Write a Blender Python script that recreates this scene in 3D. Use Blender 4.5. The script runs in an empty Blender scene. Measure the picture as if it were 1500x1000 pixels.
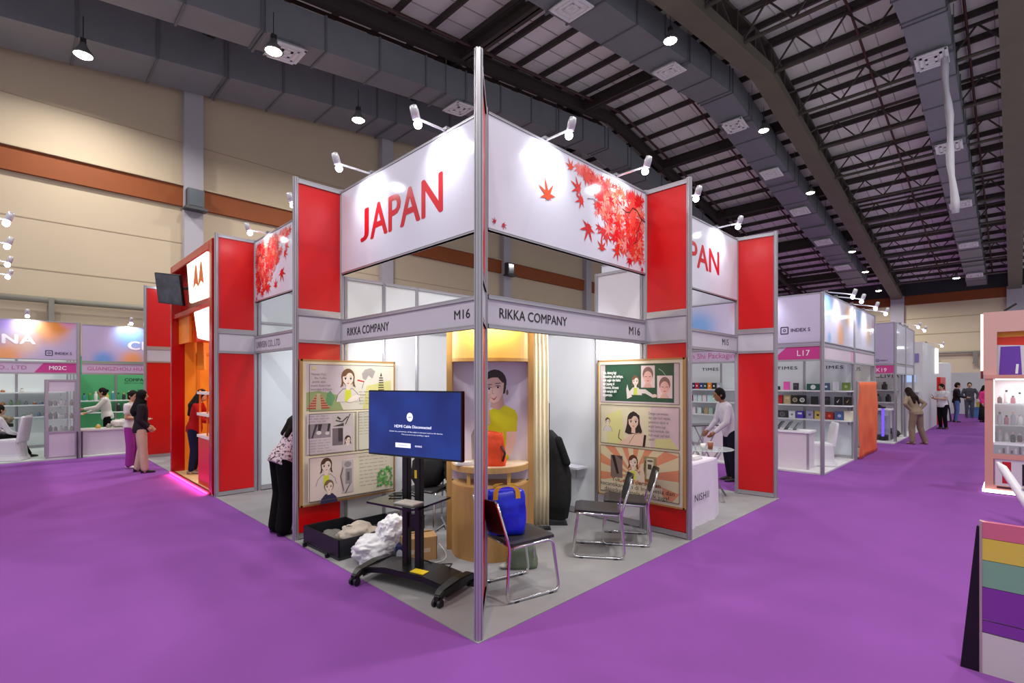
import bpy, bmesh, math, random
from mathutils import Vector, Matrix, noise
random.seed(7)
C = bpy.context.scene.collection
SC = bpy.context.scene
PI = math.pi
def rad(a): return a*PI/180

# ------------------------------------------------------------------ camera, world, big lights, exposure
CAM = Vector((-2.798, -3.130, 1.779))
cd = bpy.data.cameras.new('camera'); cam = bpy.data.objects.new('camera', cd); C.objects.link(cam)
cam.location = CAM; cam.rotation_euler = (PI/2, 0, 0.7868-PI/2)
cd.sensor_width = 36; cd.lens = 36*735.8/1500; cd.shift_y = 58.3/1500; cd.clip_end = 300
SC.camera = cam
SC.view_settings.view_transform = 'Standard'; SC.view_settings.look = 'None'
SC.view_settings.gamma = 1; SC.view_settings.use_curve_mapping = False
SC.view_settings.exposure = -0.62
w = bpy.data.worlds.new('world'); SC.world = w; w.use_nodes = True
w.node_tree.nodes['Background'].inputs[0].default_value = (0.93, 0.95, 1.0, 1)
w.node_tree.nodes['Background'].inputs[1].default_value = 0.84
SPOT_W = 30.0      # arm spotlights of the booths
BAY_W = 390.0      # high-bay lamps under the roof

# ------------------------------------------------------------------ materials
def lin(h):
    h = h.lstrip('#'); o = []
    for i in (0, 2, 4):
        c = int(h[i:i+2], 16)/255
        o.append(c/12.92 if c <= .04045 else ((c+.055)/1.055)**2.4)
    return tuple(o)+(1.0,)
MC = {}
def M(h, r=.5, m=0.0, e=0.0, var=0.0, scale=8.0, bump=0.0, alpha=1.0, spec=.5, stretch=None, h2=None):
    key = (h, r, m, e, var, scale, bump, alpha, spec, stretch, h2)
    if key in MC: return MC[key]
    mt = bpy.data.materials.new('material_'+h.strip('#')); mt.use_nodes = True
    nt = mt.node_tree; b = nt.nodes['Principled BSDF']; c = lin(h)
    b.inputs['Base Color'].default_value = c
    b.inputs['Roughness'].default_value = r; b.inputs['Metallic'].default_value = m
    b.inputs['Specular IOR Level'].default_value = spec
    if alpha < 1: b.inputs['Alpha'].default_value = alpha
    if e > 0:
        b.inputs['Emission Color'].default_value = c; b.inputs['Emission Strength'].default_value = e
    if var > 0 or bump > 0 or h2:
        tc = nt.nodes.new('ShaderNodeTexCoord'); mp = nt.nodes.new('ShaderNodeMapping')
        nz = nt.nodes.new('ShaderNodeTexNoise'); nz.inputs['Scale'].default_value = scale; nz.inputs['Detail'].default_value = 5
        if stretch: mp.inputs['Scale'].default_value = stretch
        nt.links.new(tc.outputs['Object'], mp.inputs[0]); nt.links.new(mp.outputs[0], nz.inputs[0])
        if var > 0 or h2:
            rp = nt.nodes.new('ShaderNodeValToRGB')
            lo = tuple(max(0, x*(1-var)) for x in c[:3])+(1,); hi = tuple(min(1, x*(1+var)) for x in c[:3])+(1,)
            if h2: lo, hi = c, lin(h2)
            rp.color_ramp.elements[0].color = lo; rp.color_ramp.elements[1].color = hi
            rp.color_ramp.elements[0].position = .3; rp.color_ramp.elements[1].position = .7
            nt.links.new(nz.outputs[0], rp.inputs[0]); nt.links.new(rp.outputs[0], b.inputs['Base Color'])
        if bump > 0:
            bp = nt.nodes.new('ShaderNodeBump'); bp.inputs['Strength'].default_value = bump; bp.inputs['Distance'].default_value = .01
            nt.links.new(nz.outputs[0], bp.inputs['Height']); nt.links.new(bp.outputs[0], b.inputs['Normal'])
    MC[key] = mt
    return mt
ALU = M('#b9b6bd', .32, .65); ALUD = M('#8d8b93', .35, .7); CHROME = M('#d8d8dc', .12, 1.0)
WHITE = M('#e4e2ea', .35); PANEL = M('#d6d8dc', .4); GLOSSW = M('#dfdde9', .16)
RED = M('#d40a14', .3); BLACK = M('#0c0c0f', .4); DARK = M('#1d1d22', .5)
WOOD = M('#b98a4e', .5, var=.12, scale=3, stretch=(1, 1, 12)); WOODY = M('#d8ab5a', .45)
GLASS = M('#e8f0f2', .05, alpha=.14)
INK = M('#1a181d', .6)

# ------------------------------------------------------------------ mesh helpers
class B:
    def __init__(s): s.b = bmesh.new(); s.mi = 0
    def _f(s, vs):
        try: f = s.b.faces.new(vs); f.material_index = s.mi; return f
        except ValueError: return None
    def box(s, x0, x1, y0, y1, z0, z1, mat=None):
        co = [(x, y, z) for x in (x0, x1) for y in (y0, y1) for z in (z0, z1)]
        v = [s.b.verts.new((mat @ Vector(c)) if mat else c) for c in co]
        for q in ((0, 1, 3, 2), (4, 6, 7, 5), (0, 4, 5, 1), (2, 3, 7, 6), (0, 2, 6, 4), (1, 5, 7, 3)): s._f([v[i] for i in q])
        return s
    def bar(s, p, q, wx, wy=None):               # square bar from p to q
        p, q = Vector(p), Vector(q); d = q-p; L = d.length; wy = wy or wx
        up = Vector((0, 0, 1)) if abs(d.normalized().z) < .95 else Vector((1, 0, 0))
        x = d.cross(up).normalized(); y = x.cross(d).normalized()
        m = Matrix((x, y, d.normalized())).transposed().to_4x4(); m.translation = p
        return s.box(-wx/2, wx/2, -wy/2, wy/2, 0, L, m)
    def tube(s, pts, r, n=8, closed=False, cap=True):
        pts = [Vector(p) for p in pts]; N = len(pts); rings = []; prev = None
        for i, p in enumerate(pts):
            a = pts[(i-1) % N] if (i > 0 or closed) else p; c = pts[(i+1) % N] if (i < N-1 or closed) else p
            d = (c-a).normalized()
            if prev is None:
                u = d.cross(Vector((0, 0, 1)))
                if u.length < 1e-3: u = d.cross(Vector((1, 0, 0)))
                u.normalize()
            else:
                u = (prev-d*prev.dot(d)).normalized()
            prev = u; v = d.cross(u); rr = r[i] if isinstance(r, (list, tuple)) else r
            rings.append([s.b.verts.new(p+(u*math.cos(2*PI*k/n)+v*math.sin(2*PI*k/n))*rr) for k in range(n)])
        for i in range(N if closed else N-1):
            A, D = rings[i], rings[(i+1) % N]
            for k in range(n): s._f([A[k], A[(k+1) % n], D[(k+1) % n], D[k]])
        if cap and not closed: s._f(rings[0][::-1]); s._f(rings[-1])
        return s
    def lathe(s, prof, n=16, at=(0, 0, 0), sx=1, sy=1):
        o = Vector(at); rings = []
        for r, z in prof: rings.append([s.b.verts.new(o+Vector((r*sx*math.cos(2*PI*k/n), r*sy*math.sin(2*PI*k/n), z))) for k in range(n)])
        for A, D in zip(rings, rings[1:]):
            for k in range(n): s._f([A[k], A[(k+1) % n], D[(k+1) % n], D[k]])
        s._f(rings[0][::-1]); s._f(rings[-1]); return s
    def prism(s, poly, z0, z1, mat=None):        # poly in xy extruded in z
        t = (lambda c: mat @ Vector(c)) if mat else (lambda c: Vector(c))
        a = [s.b.verts.new(t((x, y, z0))) for x, y in poly]; c = [s.b.verts.new(t((x, y, z1))) for x, y in poly]
        n = len(poly); s._f(a[::-1]); s._f(c)
        for i in range(n): s._f([a[i], a[(i+1) % n], c[(i+1) % n], c[i]])
        return s
    def loft(s, rings, cap=True, closed=True):
        R = [[s.b.verts.new(c) for c in r] for r in rings]; n = len(R[0])
        for A, D in zip(R, R[1:]):
            for k in range(n if closed else n-1): s._f([A[k], A[(k+1) % n], D[(k+1) % n], D[k]])
        if cap and closed: s._f(R[0][::-1]); s._f(R[-1])
        return s
    def ell(s, c, r, n=10, m=7, rot=None):
        c = Vector(c); r = r if isinstance(r, (list, tuple)) else (r, r, r); rings = []
        T = rot or Matrix.Identity(3)
        for j in range(m+1):
            a = -PI/2+PI*j/m; cr = max(math.cos(a), .02)
            rings.append([c+T @ Vector((r[0]*cr*math.cos(2*PI*k/n), r[1]*cr*math.sin(2*PI*k/n), r[2]*math.sin(a))) for k in range(n)])
        return s.loft(rings)
    def cap(s, p, q, r1, r2=None, n=10):         # capsule
        p, q = Vector(p), Vector(q); r2 = r1 if r2 is None else r2
        d = (q-p); L = d.length
        if L < 1e-5: return s.ell(p, r1, n)
        d.normalize(); pts = []; rr = []
        for a in (80, 50, 20): pts.append(p-d*r1*math.sin(rad(a))); rr.append(r1*math.cos(rad(a)))
        pts.append(p); rr.append(r1); pts.append(q); rr.append(r2)
        for a in (20, 50, 80): pts.append(q+d*r2*math.sin(rad(a))); rr.append(r2*math.cos(rad(a)))
        return s.tube(pts, rr, n)
def finish(o, b, mats, bevel=0, smooth=False):
    me = bpy.data.meshes.new(o if isinstance(o, str) else o.name)
    bmesh.ops.recalc_face_normals(b.b, faces=b.b.faces)
    if bevel: bmesh.ops.bevel(b.b, geom=b.b.edges[:], offset=bevel, segments=2, affect='EDGES', clamp_overlap=True)
    if smooth:
        for f in b.b.faces: f.smooth = True
    b.b.to_mesh(me); b.b.free()
    for m in (mats if isinstance(mats, (list, tuple)) else [mats]): me.materials.append(m)
    return me
def obj(name, b, mat, parent=None, loc=(0, 0, 0), rot=(0, 0, 0), bevel=0, smooth=False, label=None):
    o = bpy.data.objects.new(name, finish(name, b, mat, bevel, smooth)); C.objects.link(o)
    if parent: o.parent = parent
    o.location = loc; o.rotation_euler = rot
    if label: o['label'] = label
    return o
def inst(name, me, parent=None, loc=(0, 0, 0), rot=(0, 0, 0)):
    o = bpy.data.objects.new(name, me); C.objects.link(o); o.parent = parent; o.location = loc; o.rotation_euler = rot; return o
def tag(o, label=None, cat=None, group=None, kind=None):
    if label: o['label'] = label
    if cat: o['category'] = cat
    if group: o['group'] = group
    if kind: o['kind'] = kind
    return o
def thing(name, label, cat, loc=(0, 0, 0), rz=0, group=None):
    o = bpy.data.objects.new(name, None); C.objects.link(o); o.empty_display_size = .1
    o.location = loc; o.rotation_euler = (0, 0, rz); return tag(o, label, cat, group)
def struct(name, b, mat, label=None, parent=None, **k):
    o = obj(name, b, mat, parent, **k)
    if parent is None: o['kind'] = 'structure'
    if label: o['label'] = label
    return o
def copy_tree(o, parent=None):
    c = o.copy(); C.objects.link(c); c.parent = parent
    for ch in list(o.children): copy_tree(ch, c)
    return c
def text(s, parent, x, z, cap, mat, y=-.003, align='LEFT', squash=1.0, bold=0.0, name='lettering', ls=1.0, rot=None, line=1.0, shear=0, fit=0):
    cu = bpy.data.curves.new(name, 'FONT'); cu.body = s; cu.size = cap/.7; cu.align_x = align; cu['bold'] = bold*cap*.55
    cu.space_character = ls; cu.fill_mode = 'FRONT'; cu.resolution_u = 3; cu.space_line = line; cu.shear = shear
    cu.materials.append(mat)
    o = bpy.data.objects.new(name, cu); C.objects.link(o); o.parent = parent
    o.location = (x, y, z); o.rotation_euler = rot or (PI/2, 0, 0); o.scale = (squash, 1, 1)
    if fit: o['fit'] = fit
    if bold: o['bold'] = bold*cap
    return o
class Art:                                        # flat print: layered polygons on a board that faces local -y
    def __init__(s, mir=None, st=.0001): s.b = bmesh.new(); s.m = []; s.k = 0; s.mir = mir; s.st = st
    def poly(s, pts, col, r=.45):
        mt = M(col, r)
        if mt not in s.m: s.m.append(mt)
        s.k += 1; y = -s.k*s.st
        if s.mir is not None: pts = [(s.mir-x, z) for x, z in pts]
        try: f = s.b.faces.new([s.b.verts.new((x, y, z)) for x, z in pts]); f.material_index = s.m.index(mt)
        except ValueError: pass
        return s
    def rect(s, x0, x1, z0, z1, col): return s.poly([(x0, z0), (x1, z0), (x1, z1), (x0, z1)], col)
    def ell(s, cx, cz, rx, rz, col, a0=0, a1=360, n=18, rot=0):
        p = []; full = a1-a0 >= 360
        for i in range(n if full else n+1):
            a = rad(a0+(a1-a0)*i/n); x, z = rx*math.cos(a), rz*math.sin(a)
            p.append((cx+x*math.cos(rot)-z*math.sin(rot), cz+x*math.sin(rot)+z*math.cos(rot)))
        return s.poly(p, col)
    def line(s, pts, wd, col):
        for (x0, z0), (x1, z1) in zip(pts, pts[1:]):
            d = math.hypot(x1-x0, z1-z0) or 1; nx, nz = -(z1-z0)/d*wd/2, (x1-x0)/d*wd/2
            s.poly([(x0+nx, z0+nz), (x0-nx, z0-nz), (x1-nx, z1-nz), (x1+nx, z1+nz)], col)
        return s
    def frame(s, x0, x1, z0, z1, wd, col): return s.line([(x0, z0), (x1, z0), (x1, z1), (x0, z1), (x0, z0)], wd, col)
    def build(s, name, parent, loc=(0, 0, 0), label=None):
        me = bpy.data.meshes.new(name); bmesh.ops.recalc_face_normals(s.b, faces=s.b.faces)
        for f in s.b.faces:
            f.normal_update()
            if f.normal.y > 0: f.normal_flip()
        s.b.to_mesh(me); s.b.free()
        for m in s.m: me.materials.append(m)
        o = inst(name, me, parent, loc)
        if label: o['label'] = label
        return o
def arc(x0, z0, r, a0, a1, n=10): return [(x0+r*math.cos(rad(a0+(a1-a0)*i/n)), z0+r*math.sin(rad(a0+(a1-a0)*i/n))) for i in range(n+1)]

# ================================================================== THE HALL
YW, XE, RX, RZ = 16.2, 50.0, 18.0, 15.2
def zroof(x): return RZ-.13*(RX-x) if x < RX else RZ-.16*(x-RX)
CARPET = M('#824a98', .95, var=.07, scale=.8, spec=.1)
GREY = M('#918f92', .95, var=.06, scale=2.5, spec=.1)
fl = B(); fl.box(-7, XE, -6, YW+.1, -.2, 0); FLR = struct('floor', fl, CARPET, 'purple exhibition carpet over the hall floor')
for q in ((-7, -5.0, -6, 4.0), (1.6, XE, -6, -4.4), (3.3, 7.0, 2.7, 12), (10.9, 29, 3.2, 12)):  # grey areas out of sight, added to keep the floor bounce neutral
    g = B(); g.box(q[0], q[1], q[2], q[3], 0, .006); obj('grey_stand_carpet', g, GREY, FLR)
WALLM = M('#bfae97', .8, var=.03, scale=.5); WBAND = M('#84400f', .7, var=.06, scale=1); COLM = M('#a7a3ad', .7)
wl = B(); wl.box(-7, XE, YW, YW+.3, 0, 16.5); WL = struct('wall_left', wl, WALLM, 'cream side wall of the hall')
for a, b_ in ((-7.27, 1.45), (1.45, 8.65), (8.65, 15.85), (15.85, 23.05), (23.05, 30.25), (30.25, 37.45), (37.45, XE)):
    g = B(); g.box(a+.27, b_-.27, YW-.12, YW+.05, 7.5, 8.15); obj('brown_band', g, WBAND, WL)
    g = B(); g.box(a+.27, b_-.27, YW-.2, YW+.05, 8.15, 8.2); obj('band_ledge', g, M('#b7a78e', .7), WL)
    for z in (4.9, 6.3, 9.6):
        g = B(); g.box(a+.27, b_-.27, YW-.012, YW+.05, z, z+.03); obj('wall_seam', g, M('#ab9a82', .8), WL)
for i in range(7):
    x = 1.45+7.2*i
    g = B(); g.box(x-.27, x+.27, YW-.3, YW+.1, 0, zroof(x)); obj('column', g, COLM, WL)
end = B(); end.box(XE, XE+.3, -6, YW, 0, 13.5); WE = struct('wall_back', end, M('#cbbda2', .8, var=.03, scale=.5), 'cream end wall of the hall beyond the aisle')
g = B(); g.box(XE-.1, XE+.1, -6, YW-.1, 8.1, 8.85); obj('brown_band', g, WBAND, WE)
g = B(); g.box(XE-.08, XE+.1, -6, YW-.1, 8.85, 12.8); obj('dark_gable', g, M('#2b2c31', .8), WE)
for y in (-3.1, 3.87, 10.9):
    g = B(); g.box(XE-.35, XE+.1, y-.45, y+.45, 0, 8.85); obj('column', g, COLM, WE)
for z in (5.6, 6.9):
    g = B(); g.box(XE-.03, XE+.1, -6, YW-.1, z, z+.04); obj('wall_seam', g, M('#a89878', .8), WE)
# pipe rails on brackets along both walls
def wall_pipe(label, p, q, br):
    t = thing('wall_pipe', label, 'pipe', (0, 0, 0))
    g = B(); g.tube([p, q], .09, 10); obj('pipe', g, M('#9a968a', .5, .3), t, smooth=True)
    for c in br:
        g = B(); g.box(c[0]-.06, c[0]+.06, c[1]-.08, c[1]+.2, 3.2, 4.1); g.box(c[0]-.14, c[0]+.14, c[1]-.12, c[1]+.25, 3.15, 3.22); obj('bracket', g, M('#84827a', .5, .4), t)
wall_pipe('horizontal grey pipe on brackets along the cream side wall', (-6.8, YW-.2, 4.05), (XE-1, YW-.2, 4.05), [(x, YW-.25) for x in (-4.2, -2.0, .35, 3, 5.6)])
wall_pipe('horizontal grey pipe on brackets along the far end wall', (XE-.25, -5.8, 4.05), (XE-.25, YW-.6, 4.05), [(XE-.28, y) for y in (-4.5, -1, 1.5, 4)])
# flood lamps at the columns
for x, lb in ((1.45, 'square flood lamp on the wall column left of the JAPAN header'), (15.85, 'square flood lamp on the wall column seen below the maple header')):
    t = thing('flood_lamp', lb, 'lamp', (x, YW-.45, 7.4))
    g = B(); g.box(-.24, .24, -.12, .14, 0, .62); obj('housing', g, M('#4c4f55', .4, .5), t, bevel=.02)
    g = B(); g.box(-.19, .19, -.14, -.12, .06, .54); obj('lens', g, M('#7e868e', .1, .5), t)
    g = B(); g.box(-.32, .32, -.22, .16, -.07, 0); obj('ledge', g, M('#3c3d40', .5), t)

# ---- roof
rb = B()
for x0, x1 in ((-7, RX), (RX, XE+.3)):
    z0, z1 = zroof(x0), zroof(x1)
    rb.loft([[(x0, -6, z0), (x0, YW+.3, z0), (x0, YW+.3, z0+.15), (x0, -6, z0+.15)], [(x1, -6, z1), (x1, YW+.3, z1), (x1, YW+.3, z1+.15), (x1, -6, z1+.15)]])
ROOF = struct('ceiling', rb, M('#dcd6d4', .6, scale=.6, h2='#f4f2f4', stretch=(1, .35, 1)), 'corrugated grey roof lining of the hall')
STEEL = M('#3a3230', .6, var=.1, scale=2); STEEL2 = M('#4b443e', .6, var=.1, scale=2); OLIVE = M('#6b6558', .6, .1, var=.08, scale=1)
pb = B(); pb.box(-.05, .05, -6, YW, -.22, 0); pm = finish('purlin', pb, STEEL)
x = -6.6
while x < XE-.5:
    inst('purlin', pm, ROOF, (x, 0, zroof(x))); x += 1.38
rg = B()
for z in [0]: rg.box(-14, XE, -.015, .015, -.02, 0)
sheet_lines = B()
for k in range(28):                                # standing ribs of the lining sheets
    y = -5.8+k*.8
    for x0, x1 in ((-7, RX), (RX, XE)):
        sheet_lines.bar((x0, y, zroof(x0)-.01), (x1, y, zroof(x1)-.01), .03, .03)
rg.b.free()
obj('sheet_rib', sheet_lines, M('#b0abaa', .6), ROOF)['kind'] = 'stuff'
def sloped(name, y, wd, h, drop, mat, n=1):
    for x0, x1 in ((-7, RX), (RX, XE)):
        g = B(); z0, z1 = zroof(x0)-drop, zroof(x1)-drop
        g.bar((x0, y, z0), (x1, y, z1), wd, .05); g.bar((x0, y, z0-h), (x1, y, z1-h), wd, .05); g.bar((x0, y, z0-h/2), (x1, y, z1-h/2), .04, h)
        obj(name, g, mat, ROOF)
sloped('rafter', 10.9, .28, .45, .3, STEEL)
sloped('rafter', 15.9, .24, .4, .3, STEEL)
for k, y in enumerate((10.3, 11.6)):                # sprinkler pipes beside the rafter
    g = B(); g.tube([(-7, y, zroof(-7)-.5), (RX, y, zroof(RX)-.5), (XE, y, zroof(XE)-.5)], .06, 8); obj('sprinkler_pipe', g, M('#3f2422', .5), ROOF, smooth=True)
def girder(y, xa=-7):
    D = 1.15
    for x0, x1 in ((xa, RX), (RX, XE)):
        g = B(); g.bar((x0, y, zroof(x0)-.3), (x1, y, zroof(x1)-.3), .5, .12); obj('girder_top_chord', g, STEEL2, ROOF)
        g = B(); g.bar((x0, y, zroof(x0)-.3-D), (x1, y, zroof(x1)-.3-D), .72, .16)
        g.bar((x0, y-.33, zroof(x0)-.15-D), (x1, y-.33, zroof(x1)-.15-D), .05, .3); g.bar((x0, y+.33, zroof(x0)-.15-D), (x1, y+.33, zroof(x1)-.15-D), .05, .3)
        obj('girder_bottom_chord', g, OLIVE, ROOF)
        n = int((x1-x0)/1.6)
        for i in range(n):
            a = x0+(x1-x0)*i/n; c = x0+(x1-x0)*(i+1)/n
            for s in (-.28, .28):
                g = B(); p, q = ((a, y+s, zroof(a)-.36), (c, y+s, zroof(c)-.3-D)) if i % 2 == 0 else ((a, y+s, zroof(a)-.3-D), (c, y+s, zroof(c)-.36))
                g.bar(p, q, .1, .07); g.bar((c, y+s, zroof(c)-.36), (c, y+s, zroof(c)-.3-D), .12, .07); obj('girder_web', g, STEEL2, ROOF)
girder(3.87); girder(-3.1)
for i in range(7):                                  # tie beams across the slope
    x = 1.45+7.2*i; z = zroof(x)-.3
    for y0, y1 in ((4.2, 10.75), (11.05, 15.7)):
        g = B(); g.box(x-.16, x+.16, y0, y1, z-.04, z); g.box(x-.16, x+.16, y0, y1, z-.5, z-.46); g.box(x-.025, x+.025, y0, y1, z-.5, z); obj('tie_beam', g, STEEL, ROOF)
for i in range(14):                                 # open web joists between the girders
    x = 9.0+3.1*i
    if x > XE-1: break
    z = zroof(x)-.25
    g = B(); g.bar((x, -3, z), (x, 3.6, z), .1); g.tube([(x, -3, z-1.05), (x, 3.6, z-1.05)], .07, 8)
    n = 8
    for k in range(n):
        a, c = -3+6.6*k/n, -3+6.6*(k+1)/n
        g.bar((x, a, z if k % 2 else z-1.05), (x, c, z-1.05 if k % 2 else z), .055)
    obj('web_joist', g, STEEL2, ROOF)
for y in (1.0, -1.9, 7.4):
    g = B(); g.tube([(-7, y, zroof(-7)-.32), (RX, y, zroof(RX)-.32), (XE, y, zroof(XE)-.32)], .045, 6); obj('sprinkler_pipe', g, M('#54262a', .5), ROOF, smooth=True)

# ---- air ducts
DUCTM = M('#82858d', .45, .25, var=.05, scale=1.5); DUCTF = M('#6b6d74', .5, .2)
def diffuser(parent, x, y, z, tilt=0):
    g = B(); s = .36
    d = inst('diffuser', dif_me, parent, (x, y, z), (0, -tilt, 0)); inst('louvre', dif_l, d)
dg = B(); s = .46
dg.loft([[(-s, -s, -.1), (s, -s, -.1), (s, s, -.1), (-s, s, -.1)], [(-.3, -.3, .06), (.3, -.3, .06), (.3, .3, .06), (-.3, .3, .06)]])
dif_me = finish('diffuser', dg, M('#dcdbe0', .5))
dg = B()
for a in (.44, .3, .16):
    for q in ((-a, a, -a, -a+.07), (-a, a, a-.07, a), (-a, -a+.07, -a, a), (a-.07, a, -a, a)): dg.box(q[0], q[1], q[2], q[3], -.13, -.1)
dif_l = finish('louvre', dg, M('#e8e7ec', .5))
def duct(label, y0, y1, h, z18, sl, sr, xa, xb, difs, segl=1.75):
    t = thing('air_duct', label, 'duct', (RX, (y0+y1)/2, z18), 0, 'air ducts under the roof')
    wd = (y1-y0)/2
    def zz(x): return -sl*(RX-x) if x < RX else -sr*(x-RX)
    def sect(g, x, z, e): g.append([(x-RX, -wd-e, z-e), (x-RX, wd+e, z-e), (x-RX, wd+e, z+h+e), (x-RX, -wd-e, z+h+e)])
    x = xa
    while x < xb-.01:
        xn = min(x+segl, xb)
        if x < RX < xn: xn = RX
        for nm, (p, q, e, m) in (('duct_segment', (x, xn-.06, 0, DUCTM)), ('duct_flange', (xn-.06, xn, .035, DUCTF))):
            R = []; sect(R, p, zz(p), e); sect(R, q, zz(q), e); g = B(); g.loft(R); obj(nm, g, m, t)
        x = xn
    for dx in difs: diffuser(t, dx-RX, 0, zz(dx)-.02, math.atan(sl) if dx < RX else -math.atan(sr))
    for x in range(int(xa)+2, int(xb), 6):
        g = B()
        for s in (-wd-.03, wd+.03): g.tube([(x-RX, s, zz(x)-.06), (x-RX, s, zroof(x)-z18-.2)], .012, 5)
        g.box(x-RX-.03, x-RX+.03, -wd-.06, wd+.06, zz(x)-.08, zz(x)-.04); obj('hanger', g, DUCTF, t)
duct('wide grey air duct running closest along the cream side wall', 14.2, 15.8, 1.15, 13.33, .13, .16, -6.8, 34, [])
duct('grey air duct beside the wall duct, bending down behind the maple header', 11, 12, 1.0, 13.2, .13, .16, -6.8, 36, [2.7, 9.0])
duct('grey air duct with square outlets left of the lattice girder', 5.0, 6.3, .95, 13.5, .12, .16, -6.8, 44, [8.3, 13.9, 19.9, 24.6, 29.4, 34.4, 39.5])
duct('grey air duct with square outlets near the right edge of the roof', -1.6, -.5, .95, 13.4, .12, .14, -6.8, 49, [14, 20, 26.5, 33, 39.5, 46])
# long white cloth streamer hanging beside an outlet
g = B(); R = []
for i in range(14):
    z = 12.98-i*.42; y = -1.4-.02*i+.03*math.sin(i*.9); wd = .1+.02*math.sin(i*1.7); x = 20.0+.03*math.cos(i)
    R.append([(x, y-wd, z), (x+.03, y, z), (x, y+wd, z), (x-.03, y, z)])
tag(obj('cloth_streamer', g.loft(R), M('#d9d6e2', .8), smooth=True), 'long white cloth streamer hanging from the outlet of the right air duct', 'streamer')

# ---- high-bay lamps
bell = B(); bell.lathe([(.05, .32), (.07, .3), (.1, .2), (.24, 0), (.23, -.01)], 16); bell_me = finish('reflector', bell, M('#777a7d', .35, .6), smooth=True)
lens = B(); lens.lathe([(.02, -.05), (.15, -.045), (.2, -.01), (.2, 0), (.02, .0)], 14); lens_me = finish('lens', lens, M('#fff3d6', .4, e=38), smooth=True)
rod = B(); rod.tube([(0, 0, .3), (0, 0, 1.0)], .012, 5); rod.box(-.06, .06, -.06, .06, .28, .42); rod_me = finish('rod', rod, DARK)
ld = bpy.data.lights.new('high_bay_light', 'AREA'); ld.shape = 'DISK'; ld.size = .5; ld.energy = BAY_W; ld.color = (1, .965, .9); ld.spread = rad(160)
def highbay(x, y, z, label, group=None):
    t = thing('high_bay_lamp', label, 'lamp', (x, y, z), 0, group)
    inst('reflector', bell_me, t); inst('lens', lens_me, t); inst('rod', rod_me, t)
    L = bpy.data.objects.new('high_bay_light', ld); C.objects.link(L); L.parent = t; L.location = (0, 0, -.08)
for x, y, z, lb in ((-1.48, 13.87, 10.2, 'glowing high-bay lamp under the wall duct at the upper left'), (2.0, 10.4, 10.3, 'glowing high-bay lamp below the second duct, above the left red fin'),
                    (5.27, 12.1, 10.35, 'small glowing high-bay lamp under the ducts, above the JAPAN header'), (11.9, 4.55, 12.5, 'bright high-bay lamp beside the near end of the lattice girder, top of view'),
                    (20.2, 4.55, 12.6, 'glowing high-bay lamp between the ducts halfway along the girder'), (27, 4.5, 11.7, 'high-bay lamp below the girder, first past the halfway one'),
                    (36.8, 4.55, 10.4, 'small high-bay lamp under the girder far down the hall'), (41, 4.55, 9.7, 'small warm high-bay lamp near the far end of the girder'),
                    (46.2, 4.6, 9.0, 'tiny high-bay lamp just above the brown band of the end wall'), (44.0, -.2, 9.0, 'small high-bay lamp between the right duct and the end wall')):
    highbay(x, y, z, lb)
for x, y in ((-5.5, -4.6), (-5.5, 1.6), (-5.5, 8), (.6, -4.6), (3, -1.9), (8.4, -4.8), (16, -4.8), (25, -4.8)):
    highbay(x, y, zroof(x)-2.2, 'high-bay lamp hung outside the photographed part of the roof', 'high-bay lamps outside the view')

# ================================================================== STAND FLOORS
FL = bpy.data.objects['floor']
g = B(); g.prism([(-.56, -.56), (5.46, -.6), (5.46, 2.6), (3.2, 2.6), (3.2, 11.3), (-.6, 11.3), (-.57, 2.5)], 0, .006); obj('grey_stand_carpet', g, GREY, FL)
g = B(); g.prism([(8.08, -.56), (13.2, -.56), (13.2, 6.5), (8.08, 6.5)], 0, .03); obj('white_stand_floor', g, M('#cfcdd2', .6), FL)
g = B(); g.prism([(14.9, -.7), (30.5, -.75), (30.5, 5), (14.9, 5)], 0, .03); obj('white_stand_floor', g, M('#cfcdd2', .6), FL)
g = B(); g.prism([(-9, 12.2), (2.5, 12.2), (2.5, 15.4), (-9, 15.4)], 0, .03); obj('white_stand_floor', g, M('#c3cdc9', .6), FL)

# ================================================================== SHELL SCHEME PIECES
def octo(r): return [(r*math.cos(rad(22.5+45*i)), r*math.sin(rad(22.5+45*i))) for i in range(8)]
def post_mesh(h, r=.026):
    b = B(); pts = []
    for i in range(8):                               # octagonal profile with a groove in every face
        a0, a1 = rad(45*i-22.5), rad(45*i+22.5); d = 1/math.cos(rad(22.5))
        c0 = Vector((math.cos(a0), math.sin(a0)))*r*d; c1 = Vector((math.cos(a1), math.sin(a1)))*r*d; nrm = Vector((math.cos(rad(45*i)), math.sin(rad(45*i))))
        for t, dep in ((0, 0), (.36, 0), (.38, .3), (.62, .3), (.64, 0)): p = c0.lerp(c1, t)-nrm*dep*r; pts.append((p.x, p.y))
    b.prism(pts, 0, h); return finish('post', b, ALU)
PM = {}
def post(parent, x, y, h, r=.026, z=0):
    if (h, r) not in PM: PM[(h, r)] = post_mesh(h, r)
    return inst('post', PM[(h, r)], parent, (x, y, z))
def rail(parent, x0, x1, z, h=.035, d=.018, y=0, name='rail', mat=None):
    b = B(); b.box(x0, x1, y-d, y+d, z, z+h); b.box(x0, x1, y-d*1.15, y+d*1.15, z, z+h*.22); b.box(x0, x1, y-d*1.15, y+d*1.15, z+h*.78, z+h); return obj(name, b, mat or ALU, parent)
def panel(parent, x0, x1, z0, z1, mat, name='panel', y=0, d=.006, label=None):
    b = B(); b.box(x0, x1, y-d, y+d, z0, z1); return obj(name, b, mat, parent, label=label)
REDP = M('#d2070f', .33)
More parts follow.
